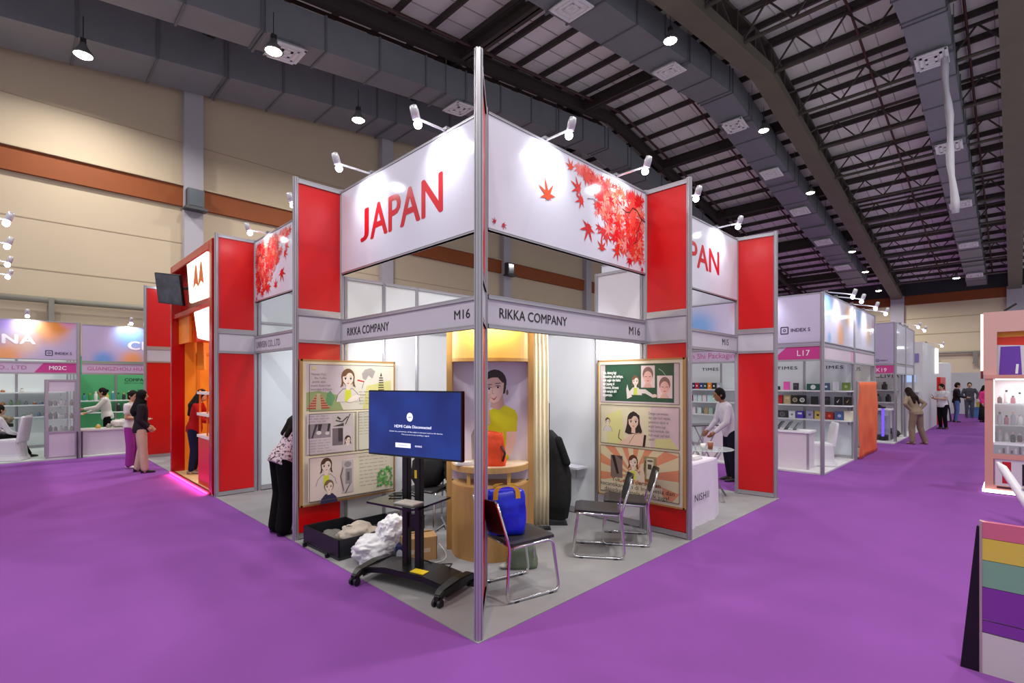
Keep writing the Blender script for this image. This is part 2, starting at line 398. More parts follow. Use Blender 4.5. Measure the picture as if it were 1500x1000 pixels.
def fin(label, ix, iy, tx, ty, h=4.06):
    w = math.hypot(tx-ix, ty-iy); t = thing('fin_panel', label, 'panel', (ix, iy, 0), math.atan2(ty-iy, tx-ix), 'red fin panels of the booths')
    post(t, 0, 0, h); post(t, w, 0, h, .03)
    for z, hh in ((.015, .06), (2.215, .035), (2.52, .075), (h-.06, .05)): rail(t, .02, w-.02, z, hh)
    panel(t, .02, w-.02, .075, 2.215, REDP, 'red_panel', label='lower red panel'); panel(t, .02, w-.02, 2.25, 2.52, M('#c9c6cf', .4), 'white_panel', label='white panel band')
    panel(t, .02, w-.02, 2.595, h-.06, REDP, 'red_panel', label='upper red panel')
    return t
fin('tall red fin panel at the corner nearest the camera, seen edge-on', 0, 0, -.522, -.522)
fin('red fin panel behind the comic board left of the television', 0, 2.555, -.546, 2.555)
fin('red fin panel between the UNIVEIN opening and the stand with the M sign', 0, 5.55, -.56, 5.55)
fin('farthest red fin panel, behind the two standing women on the left', .15, 11.1, -.6, 11.1, 4.0)
fin('red fin panel behind the comic board with green chalkboard', 2.58, 0, 2.58, -.546)
fin('red fin panel at the right end of the booth row, beside the TIMES stand', 5.36, 0, 5.44, -.55)

HEADM = M('#d8d6e4', .13, spec=.6)
def header(label, x0, y0, rz, wdt, z0=3.044, z1=4.03, mat=HEADM, name='header_panel'):
    t = thing(name, label, 'header panel', (x0, y0, 0), rz)
    panel(t, .03, wdt-.03, z0+.02, z1-.015, mat, 'board', d=.015)
    rail(t, .03, wdt-.03, z0, .02, .02); rail(t, .03, wdt-.03, z1-.015, .02, .02)
    return t
def fascia(label, x0, y0, rz, wdt, z0=2.225, z1=2.5, mat=None):
    t = thing('fascia_board', label, 'name board', (x0, y0, 0), rz)
    panel(t, .03, wdt-.03, z0+.03, z1-.025, mat or M('#c6c2cc', .35), 'board', d=.01)
    rail(t, .03, wdt-.03, z0, .035, .02); rail(t, .03, wdt-.03, z1-.03, .035, .02)
    return t
JRED = M('#c80f1e', .3)
LEAFC = ['#d8151f', '#dd2422', '#e03a2c', '#d41c26', '#e4523a', '#d9242c', '#e2443c', '#ea7a66', '#e8908a', '#e04a44']
def leaf(a, x, z, s, rot, col, asp=1.0):
    p = []; lobes = [(0, 1.0), (48, .92), (-48, .92), (98, .72), (-98, .72), (140, .42), (-140, .42)]
    lobes.sort(key=lambda q: q[0])
    for i, (an, L) in enumerate(lobes):
        n = lobes[(i+1) % len(lobes)][0]; n = n+360 if n <= an else n
        for da, rr in ((-7, .62), (0, 1), (7, .62)):
            q = rad(an+da*(1 if rr < 1 else 0)+90)+rot; p.append((x+s*L*rr*math.cos(q)*asp, z+s*L*rr*math.sin(q)))
        q = rad((an+n)/2+90)+rot; p.append((x+s*.27*math.cos(q)*asp, z+s*.27*math.sin(q)))
    a.poly(p, col, .16)
def maple(t, wdt, mir=False, seed=3):
    R = random.Random(seed); a = Art(mir=wdt if mir else None, st=.00001)
    lo = lambda x: 4.3-1.05*(x-.95) if x < 1.55 else (3.45 if x < 1.75 else (3.45-.9*(x-1.75) if x < 2.12 else 3.12))
    for i in range(220):                             # pale washed leaves behind
        x = R.uniform(1.25, 2.5); z = R.uniform(max(3.1, lo(x)+.08), 3.98)
        if z+.02 > lo(x): leaf(a, x, min(z, 3.92), R.uniform(.09, .13)*.75, R.uniform(0, 6), R.choice(['#ee8a84', '#f0a4a0', '#e8706c', '#ee5a54']))
    for i in range(360):
        x = R.uniform(1.2, 2.5); z = R.uniform(3.1, 3.95)
        if z < lo(x)+R.uniform(-.12, .3): continue
        s = R.uniform(.06, .15); x = min(x, 2.545-s*.9); z = min(max(z, 3.075+s), 4.005-s*.9)
        leaf(a, x, z, s, R.uniform(0, 6.3), R.choice(LEAFC))
    for x, z, s, r, c in ((.78, 3.53, .165, .25, '#e8502c'), (1.25, 3.72, .14, 1.2, '#dc2a20'), (1.13, 3.9, .1, .5, '#e04a2a'), (1.42, 3.36, .17, 2.7, '#d4161e'), (1.3, 3.62, .12, 2.0, '#df2020'),
                          (1.66, 3.2, .12, .1, '#d8251c'), (1.95, 3.22, .13, 2.4, '#e03524'), (2.2, 3.16, .1, 3.0, '#d31620'), (2.44, 3.17, .06, 1, '#d02030'), (2.48, 3.1, .06, 2, '#c81626'), (.1, 3.13, .045, 1, '#b81a30'), (.2, 3.125, .05, 4, '#c0203a')):
        leaf(a, x, z, s, r, c)
    BR = '#4a2320'
    a.line([(2.54, 3.67), (2.44, 3.69), (2.36, 3.76), (2.26, 3.77), (2.2, 3.7), (2.12, 3.69), (2.05, 3.71)], .018, BR); a.line([(2.46, 3.68), (2.4, 3.58), (2.36, 3.5), (2.35, 3.4), (2.28, 3.36)], .011, BR)
    a.line([(2.2, 3.7), (2.14, 3.62), (2.13, 3.55)], .009, BR); a.line([(1.6, 3.66), (1.5, 3.68), (1.4, 3.66)], .008, BR)
    return a.build('maple_print', t, (0, -.0155, 0))
LX = -PI/2
h1 = header('white header panel with red JAPAN lettering over the television side', 0, 2.555, LX, 2.555)
text('APAN', h1, .70, 3.335, .362, JRED, y=-.017, fit=1.306, bold=.03); text('J', h1, .48, 3.335, .362, JRED, y=-.017, fit=.19, bold=.03)['fith'] = .362
h2 = header('white header panel with red maple leaves right of the corner fin', 0, 0, 0, 2.58); maple(h2, 2.58)
h3 = header('white header panel with maple leaves over the UNIVEIN opening', 0, 5.55, LX, 2.995); maple(h3, 2.58, True, 5)
h4 = header('white header panel with JAPAN partly hidden behind a red fin, on the right', 2.58, 0, 0, 2.79); text('JAPAN', h4, .56, 3.36, .34, JRED, y=-.017, fit=1.52, bold=.028)
h5 = header('white header panel on the far side of booth M15, seen from inside', 5.4, 2.6, LX+PI, -2.6 if False else 2.6); h5.rotation_euler.z = LX; h5.location = (5.4, 2.62, 0)
f1 = fascia('fascia board reading RIKKA COMPANY and M16 above the television', 0, 2.555, LX, 2.555)
text('RIKKA COMPANY', f1, .16, 2.312, .09, INK, y=-.013, fit=.914, bold=.012); text('M16', f1, 2.165, 2.325, .08, INK, y=-.013, fit=.216, bold=.008)
f2 = fascia('fascia board reading RIKKA COMPANY and M16 right of the corner fin', 0, 0, 0, 2.58)
text('RIKKA COMPANY', f2, .16, 2.322, .086, INK, y=-.013, fit=.916, bold=.012); text('M16', f2, 2.2, 2.318, .09, INK, y=-.013, fit=.236, bold=.008)
f3 = fascia('fascia board reading UNIVEIN CO., LTD', 0, 5.55, LX, 2.995); text('UNIVEIN CO., LTD', f3, .08, 2.31, .1, M('#6d6a74', .6), y=-.013, fit=1.0, bold=.01)
f4 = fascia('fascia board reading M15 right of the second fin on the right side', 2.58, 0, 0, 2.79); text('M15', f4, 2.2, 2.33, .095, INK, y=-.013, fit=.23, bold=.008)
# inner partition walls of white panels between aluminium posts
def wall(label, x0, y0, rz, widths, h, mat=PANEL, mid=None, name='partition_wall', base=True):
    t = thing(name, label, 'wall', (x0, y0, 0), rz); x = 0
    post(t, 0, 0, h)
    for w_ in widths:
        z = .09
        for zm in (mid or [])+[h]:
            panel(t, x+.02, x+w_-.02, z, zm-.03, mat, 'wall_panel'); rail(t, x+.02, x+w_-.02, zm-.035, .035); z = zm
        if base: rail(t, x+.02, x+w_-.02, .02, .07)
        x += w_; post(t, x, 0, h)
    return t
wall('white partition wall behind the television, between the two left booths', .06, 2.585, 0, [.52, .5, .95], 3.04, mid=[2.46])
wall('lower white partition wall at the back left of the wooden display', 2.07, 2.585, 0, [.5], 2.46)
wall('tall glossy white half panel beside the red fin on the right', 2.6, .72, LX, [.66], 3.17, GLOSSW, mid=[2.46])
wall('white partition wall at the right of the beige curtain', 2.6, 2.58, LX, [.93, .93], 2.46)
wall('white partition wall inside the UNIVEIN booth', .06, 5.55, 0, [.98, .98, .98], 3.3, M('#d3dbe0', .4), mid=[2.75])
wall('white partition wall along the back of the UNIVEIN booth', 3.06, 5.5, LX, [.98, .98, .98], 2.46, M('#d3dbe0', .4))
# ---- arm spotlights
bulb = B(); bulb.ell((0, 0, 0), .036, 14, 9); bulb_me = finish('bulb', bulb, M('#f4f7ff', .4, e=46), smooth=True)
sl = bpy.data.lights.new('arm_spot', 'SPOT'); sl.energy = SPOT_W; sl.spot_size = rad(120); sl.spot_blend = .8; sl.shadow_soft_size = .04; sl.color = (.93, .96, 1)
cn = B(); cn.lathe([(.036, .01), (.037, .085), (.03, .12), (.015, .125)], 12); can_me = finish('lamp_can', cn, M('#c9c9d0', .35, .3), smooth=True)
def arm_light(label, base, tip, lit=True, energy=None):
    base, tip = Vector(base), Vector(tip); t = thing('arm_spotlight', label, 'spotlight', base, 0, 'arm spotlights over the booths')
    d = tip-base
    g = B(); g.tube([(0, 0, 0), d*.5, d], .011, 8); obj('arm', g, M('#d5d4db', .35, .2), t, smooth=True)
    g = B(); g.box(-.03, .03, -.03, .03, .002, .03); obj('clamp', g, ALUD, t)
    t.location.z += .012 if lit else 0
    hv = Vector((-d.x, -d.y, 0)).normalized(); up = (Vector((0, 0, .11))-hv*.035)
    R = up.to_track_quat('Z', 'Y').to_euler()
    c = inst('lamp_can', can_me, t, d+Vector((0, 0, -.02)), R); b = inst('bulb', bulb_me, t, d+Vector((0, 0, -.05))+hv*.012)
    if lit:
        L = bpy.data.objects.new('arm_spot', sl if energy is None else energy); C.objects.link(L); L.parent = t
        L.location = d+Vector((0, 0, -.06))+hv*.06; L.rotation_euler = (hv*.75+Vector((0, 0, -.55))).to_track_quat('-Z', 'Y').to_euler()
for lb, b_, tp in (('arm spotlight over the JAPAN header nearest the corner fin', (0, .51, 4.03), (-.326, .51, 4.03)), ('arm spotlight over the left end of the JAPAN header', (0, 1.84, 4.03), (-.395, 1.84, 4.03)),
                   ('arm spotlight at the white end of the maple header', (.76, 0, 4.03), (.76, -.3, 4.03)), ('arm spotlight over the branch of the maple header', (1.94, 0, 4.03), (1.94, -.38, 4.03)),
                   ('arm spotlight just right of the fin with the chalkboard comic', (3.09, 0, 4.03), (3.09, -.4, 4.03)), ('arm spotlight over the right end of the half-hidden JAPAN header', (4.58, 0, 4.03), (4.58, -.33, 4.03)),
                   ('arm spotlight left of the fin beside the JAPAN header', (0, 3.29, 4.03), (-.3, 3.29, 4.03)), ('arm spotlight over the UNIVEIN maple header', (0, 4.96, 4.03), (-.28, 4.96, 4.03))):
    arm_light(lb, b_, tp)
# ---- a left-hand stand just outside the frame carries the four lamps at the left edge
t = wall('tall white wall of the stand at the left edge of the hall', -3.55, 10.6, LX, [1.5, 1.5, 1.5, 1.0], 3.75, WHITE, mid=[2.4])
for i, (y, z, lb) in enumerate(((5.6, 3.76, 'arm spotlight at the left edge, highest of the four in a column'), (7.0, 3.74, 'arm spotlight at the left edge, second of the four from the top'), (8.45, 3.72, 'arm spotlight at the left edge, third of the four from the top'), (9.95, 3.74, 'arm spotlight at the left edge, lowest of the four in a column'))):
    arm_light(lb, (-3.55, y, 3.76), (-2.83, y, z), False)

# ================================================================== BOOTH M16: TELEVISION ON ITS STAND
BLK = M('#0b0b0e', .38); BLKG = M('#08080b', .12)
TZ = math.atan2(-.96, .28); T0 = (-.30, .585, 0)
st = thing('television_stand', 'black wheeled television stand on the grey carpet of the corner booth', 'stand', T0, TZ)
g = B()
prof = [(-.46, .085), (-.40, .135), (-.2, .165), (.2, .165), (.40, .135), (.46, .085)]
R = []
for x, z in prof: R.append([(x, -.16, z-.05), (x, .16, z-.05), (x, .16, z), (x, -.16, z)])
obj('base', g.loft(R), BLK, st, bevel=.006)
for sx in (-1, 1):
    g = B(); R = []
    for y, z, wd in ((-.27, .085, .03), (-.22, .12, .04), (0, .14, .05), (.2, .12, .04), (.25, .085, .03)):
        R.append([(sx*.45-wd, y, z-.045), (sx*.45+wd, y, z-.045), (sx*.45+wd, y, z+.012), (sx*.45-wd, y, z+.012)])
    obj('caster_arm', g.loft(R), BLK, st, bevel=.008)
    for y in (-.25, .23):
        g = B(); g.box(sx*.45-.022, sx*.45+.022, y-.03, y+.03, .045, .09); g.tube([(sx*.45, y, .07), (sx*.45, y, .095)], .012, 8); cs = obj('caster', g, BLK, st)
        for q in (-1, 1):
            g = B(); Rm = Matrix.Translation((sx*.45+q*.026, y-.01, .034)) @ Matrix.Rotation(PI/2, 4, 'Y'); g.prism([(.034*math.cos(rad(a)), .034*math.sin(rad(a))) for a in range(0, 360, 24)], -.011, .011, Rm)
            obj('wheel', g, M('#15151a', .5), cs)
for x in (-.085, .055):
    g = B(); g.box(x-.032, x+.032, -.03, .03, .16, 1.42); obj('pole', g, BLK, st, bevel=.006)
g = B(); g.box(-.12, .09, -.012, .028, .5, .62); obj('cross_plate', g, BLK, st)
g = B(); g.prism([(-.30, .18), (-.27, -.30), (.22, -.34), (.27, -.28), (.26, .18)], .745, .762); sh = obj('shelf', g, M('#101014', .1), st)
g = B(); g.tube([(.02, .08, .2), (.12, .16, .15), (.26, .2, .165), (.3, .1, .17)], .006, 6); obj('cable', g, BLK, st, smooth=True)
g = B(); g.box(.06, .2, -.13, -.05, .166, .172); obj('sticker', g, M('#e8c820', .5), st, label='yellow sticker on the base'); g = B(); g.box(.03, .055, -.034, -.03, .94, 1.01); obj('sticker', g, M('#d8b81c', .5), st, label='yellow sticker on the pole')
g = B(); g.tube([(-.1, -.05, .77), (-.2, -.1, .775), (-.25, .02, .77), (-.1, .1, .775), (.02, .02, .772)], .006, 6); tag(obj('black_cable', g, BLK, None, loc=T0, rot=(0, 0, TZ), smooth=True), 'coiled black cable lying on the shelf of the television stand', 'cable')
g = B(); g.box(.0, .2, -.26, -.12, .7635, .775); tag(obj('white_papers', g, M('#b8b2ac', .6), None, loc=T0, rot=(0, 0, TZ)), 'thin stack of papers on the front of the television stand shelf', 'papers')
# television
tv = thing('television', 'wide flat television showing a blue disconnected message', 'television', (T0[0], T0[1], 0), TZ)
tv.location = (-.30, .525, 0)
TWd, TH, tz = 1.02, .575, 1.412
g = B(); g.box(-TWd/2, TWd/2, -.075, -.035, tz-TH/2, tz+TH/2); g.box(-.3, .3, -.036, .02, tz-.18, tz+.18); obj('housing', g, BLKG, tv, bevel=.004)
sm = bpy.data.materials.new('screen_blue'); sm.use_nodes = True; nt = sm.node_tree; b_ = nt.nodes['Principled BSDF']
b_.inputs['Base Color'].default_value = lin('#0a0f3a'); b_.inputs['Roughness'].default_value = .06
tc = nt.nodes.new('ShaderNodeTexCoord'); nz = nt.nodes.new('ShaderNodeTexNoise'); nz.inputs['Scale'].default_value = 2.2; rp = nt.nodes.new('ShaderNodeValToRGB')
rp.color_ramp.elements[0].color = lin('#0a1a66'); rp.color_ramp.elements[1].color = lin('#1c3fa0'); rp.color_ramp.elements[0].position = .35; rp.color_ramp.elements[1].position = .75
nt.links.new(tc.outputs['Object'], nz.inputs[0]); nt.links.new(nz.outputs[0], rp.inputs[0]); nt.links.new(rp.outputs[0], b_.inputs['Emission Color']); b_.inputs['Emission Strength'].default_value = 1.15
g = B(); g.box(-TWd/2+.012, TWd/2-.012, -.0765, -.0745, tz-TH/2+.016, tz+TH/2-.012); scr = obj('screen', g, sm, tv)
EW = M('#e9efff', .3, e=1.0)
a = Art(); a.ell(0, tz+.06, .034, .038, '#e8eefc'); sg = a.build('screen_sign', tv, (-.03, -.0768, 0)); sg.data.materials[0] = EW
text('HDMI', tv, -.03, tz+.053, .011, M('#10205a', .5), y=-.0772, align='CENTER', bold=.03)
text('HDMI Cable Disconnected', tv, .0, tz-.033, .024, EW, y=-.0772, align='CENTER', fit=.40, bold=.03)
text('Check the connection of the cable to the port and to the device.\nThe source is not sending a signal.', tv, .03, tz-.072, .011, EW, y=-.0772, align='CENTER', fit=.58, line=1.5)
a = Art(); a.rect(-.19, -.02, tz-.205, tz-.165, '#e8eefc'); sg = a.build('screen_button', tv, (-.0, -.0768, 0)); sg.data.materials[0] = EW
text('SOURCE', tv, .065, tz-.192, .014, EW, y=-.0772, align='CENTER', bold=.03)
text('TROUBLESHOOT', tv, -.105, tz-.19, .01, M('#7c8aa8', .5), y=-.0772, align='CENTER')

# ================================================================== COMIC BOARDS
CREAM = '#d9cfb4'
def board(label, loc, rz, W, H):
    t = thing('comic_board', label, 'poster board', loc, rz)
    g = B(); g.box(0, W, .003, .04, 0, H); obj('backing', g, M('#b98f55', .6), t)
    for q in ((0, .02, 0, H), (W-.02, W, 0, H), (0, W, 0, .02), (0, W, H-.02, H)): g = B(); g.box(q[0], q[1], -.006, .003, q[2], q[3]); obj('frame', g, M('#b0854c', .55), t)
    return t
def woman(a, x, z, s, hair='#5a3a22', top='#c9cf3c', coat='#cfc6c2', skin='#e2cfc0', wink=False, tail=True, long=False):
    L = '#4a4048'
    if long: a.poly([(x-.62*s, z+.5*s), (x-.72*s, z-.3*s), (x-.95*s, z-1.1*s), (x-.55*s, z-1.25*s), (x+.75*s, z-1.2*s), (x+.95*s, z-.9*s), (x+.7*s, z-.2*s), (x+.66*s, z+.6*s), (x, z+1.0*s)], hair)
    if coat: a.poly([(x-1.25*s, z-2.2*s), (x-1.05*s, z-1.5*s), (x-.5*s, z-.95*s), (x+.5*s, z-.95*s), (x+1.05*s, z-1.5*s), (x+1.25*s, z-2.2*s)], L); a.poly([(x-1.2*s, z-2.2*s), (x-1.0*s, z-1.52*s), (x-.48*s, z-1.0*s), (x+.48*s, z-1.0*s), (x+1.0*s, z-1.52*s), (x+1.2*s, z-2.2*s)], coat)
    a.poly([(x-.2*s, z-.5*s), (x-.22*s, z-1.1*s), (x+.22*s, z-1.1*s), (x+.2*s, z-.5*s)], skin)
    if top: a.poly([(x-.3*s, z-1.0*s), (x-.36*s, z-2.2*s), (x+.36*s, z-2.2*s), (x+.3*s, z-1.0*s), (x, z-1.12*s)], top)
    if tail: a.poly([(x-.62*s, z), (x-.66*s, z-.5*s), (x-.8*s, z-.85*s), (x-.5*s, z-.7*s), (x-.45*s, z-.2*s)], hair); a.poly([(x+.62*s, z), (x+.66*s, z-.5*s), (x+.78*s, z-.85*s), (x+.5*s, z-.7*s), (x+.45*s, z-.2*s)], hair)
    a.ell(x, z+.15*s, .68*s, .8*s, hair)
    a.poly([(x-.55*s, z+.25*s), (x-.5*s, z-.25*s), (x-.25*s, z-.6*s), (x, z-.72*s), (x+.25*s, z-.6*s), (x+.5*s, z-.25*s), (x+.55*s, z+.25*s), (x+.3*s, z+.55*s), (x-.2*s, z+.5*s)], skin)
    a.poly([(x-.6*s, z+.15*s), (x-.5*s, z+.7*s), (x+.1*s, z+.9*s), (x+.55*s, z+.6*s), (x+.58*s, z+.1*s), (x+.4*s, z+.45*s), (x+.1*s, z+.62*s), (x-.2*s, z+.28*s)], hair)
    for i, q in enumerate((-.27, .27)):
        if wink and i == 0: a.line([(x+(q-.14)*s, z-.02*s), (x+q*s, z+.03*s), (x+(q+.14)*s, z-.02*s)], .04*s, '#33262a')
        else:
            a.ell(x+q*s, z-.02*s, .15*s, .1*s, '#f0ebe6'); a.ell(x+q*s, z-.02*s, .085*s, .1*s, '#3a2a24'); a.line([(x+(q-.16)*s, z+.04*s), (x+q*s, z+.1*s), (x+(q+.16)*s, z+.04*s)], .035*s, '#2a2024')
        a.line([(x+(q-.15)*s, z+.2*s), (x+q*s, z+.25*s), (x+(q+.15)*s, z+.2*s)], .025*s, '#5a4030')
    a.line([(x, z-.15*s), (x+.03*s, z-.28*s), (x-.02*s, z-.3*s)], .02*s, '#b08a78')
    a.poly([(x-.14*s, z-.42*s), (x, z-.4*s), (x+.14*s, z-.42*s), (x, z-.52*s)], '#b5605a')
def lines_of(a, x, z, wds, dz, col, h=.008):       # lines of print too small to read
    R = random.Random(int(x*1000+z*100))
    for i, w_ in enumerate(wds):
        xx = x
        while xx < x+w_:
            l = R.uniform(.03, .09); l = min(l, x+w_-xx)
            n = max(2, int(l/.009)); pts = [(xx+l*k/n, z-i*dz+(h*.5 if k % 2 else -h*.3)) for k in range(n+1)]; a.line(pts, .0042, col); xx += l+.02
PW, PH = 1.2, 1.655
TXT = M('#4c424c', .6)
pl = board('framed comic board left of the television, drawn woman in white coat', (-.515, 2.49, .372), 0, PW, PH)
a = Art(); a.rect(.02, PW-.02, .02, PH-.02, CREAM)
X0, X1 = .06, PW-.06; Z1, Z2, Z3 = (1.07, PH-.06), (.58, 1.04), (.06, .55)
a.rect(X0, X1, *Z1, '#cfcabb'); a.poly([(X0, Z1[0]), (X0, 1.6), (.5, 1.6), (.55, 1.3), (.4, 1.07)], '#c3b7bf'); a.poly([(X0, 1.07), (X0, 1.28), (.2, 1.3), (.42, 1.25), (.5, 1.07)], '#8da06a'); a.poly([(.75, 1.07), (.8, 1.35), (1.14, 1.42), (1.14, 1.07)], '#c8c37e'); a.poly([(.3, 1.26), (.34, 1.3), (.4, 1.22), (.36, 1.12), (.28, 1.14)], '#5f9464')
for i in range(6):                                  # red tiered temple
    z = 1.1+i*.028; h_ = .13-i*.02; a.line([(.2-h_, z), (.2+h_, z)], .014, '#a63a30'); a.line([(.2-h_, z+.013), (.2+h_, z+.013)], .012, '#c98a72')
a.poly([(.17, 1.08), (.18, 1.27), (.22, 1.27), (.235, 1.08)], '#b0ab86')
a.poly([(.74, 1.5), (.78, 1.55), (.86, 1.57), (.92, 1.53), (.88, 1.44), (.83, 1.48), (.79, 1.42), (.75, 1.44)], '#9a938e'); a.line([(.68, 1.42), (.77, 1.4)], .02, '#c03030'); a.line([(.68, 1.405), (.77, 1.385)], .012, '#e6e0da'); a.line([(.77, 1.41), (.74, 1.32)], .008, '#6a6058')
for i in range(7): a.line([(1.0-.045+i*.003, 1.27+i*.03), (1.0+.045-i*.003, 1.27+i*.03)], .014, '#4c4a2c')
a.poly([(.985, 1.47), (1.0, 1.52), (1.015, 1.47)], '#4c4a2c')
woman(a, .56, 1.44, .125, '#6b4526'); a.ell(.63, 1.2, .09, .03, '#dfd3c8', rot=.4); a.rect(.12, .17, 1.54, 1.575, '#c9c08a')
lines_of(a, .7, 1.28, [.2, .12, .2, .14, .2], .036, '#6a6468')
a.rect(X0, .62, *Z2, '#c3b8bd'); a.rect(.65, X1, *Z2, '#c9c6b4')
a.rect(.08, .34, .76, .92, '#8b8187'); a.poly([(.08, .92), (.1, .92), (.1, .76), (.08, .76)], '#3a3238'); a.poly([(.16, .92), (.19, .92), (.13, .76), (.11, .76)], '#40383e'); a.poly([(.19, .92), (.24, .92), (.22, .84), (.19, .84)], '#2e282e'); a.poly([(.31, .92), (.34, .92), (.32, .83), (.295, .83)], '#2e282e'); a.ell(.2, .82, .03, .022, '#d8d0cf'); a.ell(.3, .81, .025, .02, '#c9c0c0')
a.rect(.36, .61, .88, 1.02, '#bdb6b2'); a.line([(.4, .95), (.48, .93), (.55, .99)], .016, '#4a4446'); a.line([(.58, 1.02), (.52, .9)], .012, '#3c3638'); a.line([(.42, .99), (.46, .96)], .02, '#38323a'); a.poly([(.36, .88), (.5, .92), (.5, .88)], '#463e42')
a.rect(.36, .49, .66, .86, '#6f666b'); a.rect(.43, .49, .7, .86, '#3f363b'); woman(a, .55, .71, .06, '#3a2a22', None, None)
lines_of(a, .08, 1.01, [.22, .24, .2, .24], .03, '#85797f'); lines_of(a, .08, .735, [.24, .25, .22, .24, .3], .031, '#85797f'); lines_of(a, .68, 1.01, [.3, .3, .26, .3, .2, .3, .3, .28], .034, '#7d7a6e')
a.rect(X0, X1, *Z3, '#d3c3bc'); a.poly([(.62, .06), (.62, .55), (X1, .55), (X1, .06)], '#cfc7b3')
woman(a, .27, .44, .1, '#4c3424'); woman(a, .3, .2, .085, '#7a6444', None, '#2c2a4c', tail=False)
a.rect(.46, .6, .1, .48, '#b9aeb0'); a.rect(.5, .58, .2, .38, '#8a8586'); a.ell(.53, .43, .045, .035, '#8e8688'); a.line([(.47, .4), (.44, .3), (.48, .12)], .012, '#6e5a5a'); a.line([(.56, .2), (.5, .1)], .014, '#5c5254'); a.rect(.52, .55, .24, .34, '#5e5a5e')
for i in range(70): R = random.Random(i); x = R.uniform(.92, 1.12); a.ell(x, .1+R.random()*.26*(1-abs(x-1.05)*2.5), .022, .013, R.choice(['#6fae62', '#57994e', '#86bd74', '#4d8c4c']), n=6, rot=R.random()*3)
lines_of(a, .67, .5, [.34, .38, .36, .36, .3, .28, .27, .27, .25], .043, '#6f686a', .012)
for q in ((X0, X1)+Z1, (X0, .62)+Z2, (.65, X1)+Z2, (X0, X1)+Z3): a.frame(*q, .007, '#544b52')
a.build('comic_print', pl, (0, -.001, 0))
text('"Namaku Yuri,\n     Aku Yuriko,\n  pemilik salon\nestetik khusus kulit\nkecantikan di Depok', pl, .1, 1.475, .026, TXT, y=-.03, squash=.8, line=1.15)
pr_ = board('framed comic board on the right with a green chalkboard scene on top', (2.515, .64, .345), LX, 1.166, 1.70)
a = Art(); W_, H_ = 1.166, 1.70; a.rect(.02, W_-.02, .02, H_-.02, '#ddd3ba'); X0, X1 = .05, W_-.055
Z1, Z2, Z3 = (1.17, H_-.06), (.66, 1.14), (.06, .63)
a.rect(X0, X1, *Z1, '#c4b4b8'); a.rect(X0+.06, X1-.07, Z1[0]+.02, Z1[1], '#1f4a34')
for x0, z0, x1, z1 in ((.62, 1.36, .8, 1.62), (.83, 1.24, 1.02, 1.5)):
    a.rect(x0, x1, z0, z1, '#d9c4c4'); cx, cz = (x0+x1)/2, (z0+z1)/2
    a.ell(cx, cz+.03, .07, .085, '#7c5d56'); a.ell(cx, cz-.01, .056, .075, '#d9a99c'); a.line([(cx-.04, cz), (cx-.012, cz-.004)], .007, '#6a4038'); a.line([(cx+.012, cz-.004), (cx+.04, cz)], .007, '#6a4038'); a.line([(cx-.015, cz-.05), (cx+.015, cz-.05)], .009, '#a8544e'); a.line([(cx, cz-.01), (cx, cz-.03)], .004, '#b07868'); a.poly([(cx-.03, cz-.08), (cx-.06, z0), (cx+.06, z0), (cx+.03, cz-.08)], '#d0a296')
woman(a, .545, 1.435, .075, '#6e4a34', '#bcc84a', '#d3cbc4'); a.poly([(.6, 1.34), (.68, 1.34), (.79, 1.27), (.78, 1.24), (.68, 1.29), (.6, 1.29)], '#d0c7c2'); a.ell(.8, 1.265, .028, .02, '#dcc4b4'); a.poly([(.43, 1.22), (.42, 1.34), (.435, 1.4), (.45, 1.34), (.5, 1.25)], '#d3cbc4'); a.line([(.85, 1.58), (.9, 1.55), (.94, 1.5)], .008, '#88a890')
a.rect(X0, X1, *Z2, '#d6cdb0'); a.rect(.75, X1, *Z2, '#cfb9bd'); a.poly([(.15, .66), (.12, 1.0), (.35, 1.1), (.4, .66)], '#d5d18e'); a.poly([(.8, .66), (.8, .76), (1.0, .78), (1.1, .66)], '#cfc98c')
woman(a, .15, .93, .055, '#5a4a3a', None, '#cfc7c2', tail=False)
a.poly([(.32, .66), (.36, .72), (.44, .74), (.58, .7), (.62, .66)], '#d9b9a4')
woman(a, .52, .95, .125, '#2a1e1e', None, None, '#dcbba8', tail=False, long=True); a.poly([(.4, .66), (.42, .74), (.5, .8), (.6, .82), (.68, .78), (.66, .66)], '#dcbba8'); a.line([(.46, .68), (.54, .8), (.64, .82)], .007, '#8a6458'); a.line([(.33, .84), (.31, .74), (.36, .71)], .008, '#2a1e1e'); a.line([(.68, .8), (.66, .66)], .03, '#2a1e1e')
a.rect(X0, X1, *Z3, '#d9c9a4'); cx, cz = .52, .3
for i in range(14):
    a0 = 2*PI*i/14; a1 = a0+PI/14; pts = [(cx, cz)]
    for an in (a0, a1):
        dx, dz = math.cos(an), math.sin(an); k = min(((X1-cx) if dx > 0 else (cx-X0))/max(abs(dx), 1e-6), ((Z3[1]-cz) if dz > 0 else (cz-Z3[0]))/max(abs(dz), 1e-6)); pts.append((cx+dx*k, cz+dz*k))
    a.poly(pts, '#d98c6a')
a.rect(X0, .9, .06, .2, '#dccdb4'); a.rect(.2, .37, .25, .52, '#7d6a66'); a.poly([(.21, .52), (.26, .52), (.32, .3), (.29, .29)], '#2c2020'); a.poly([(.28, .52), (.37, .52), (.37, .46)], '#5a4644')
a.rect(.66, .83, .25, .55, '#9a8a62'); a.rect(.7, .79, .28, .53, '#c9c2ae'); a.rect(.715, .765, .4, .46, '#4e4438'); a.line([(.71, .5), (.78, .5)], .02, '#5a5044'); a.rect(.66, .83, .25, .285, '#8e5a24'); a.poly([(.8, .25), (.83, .25), (.83, .36)], '#a83c20'); a.line([(.685, .5), (.67, .34)], .016, '#55503e')
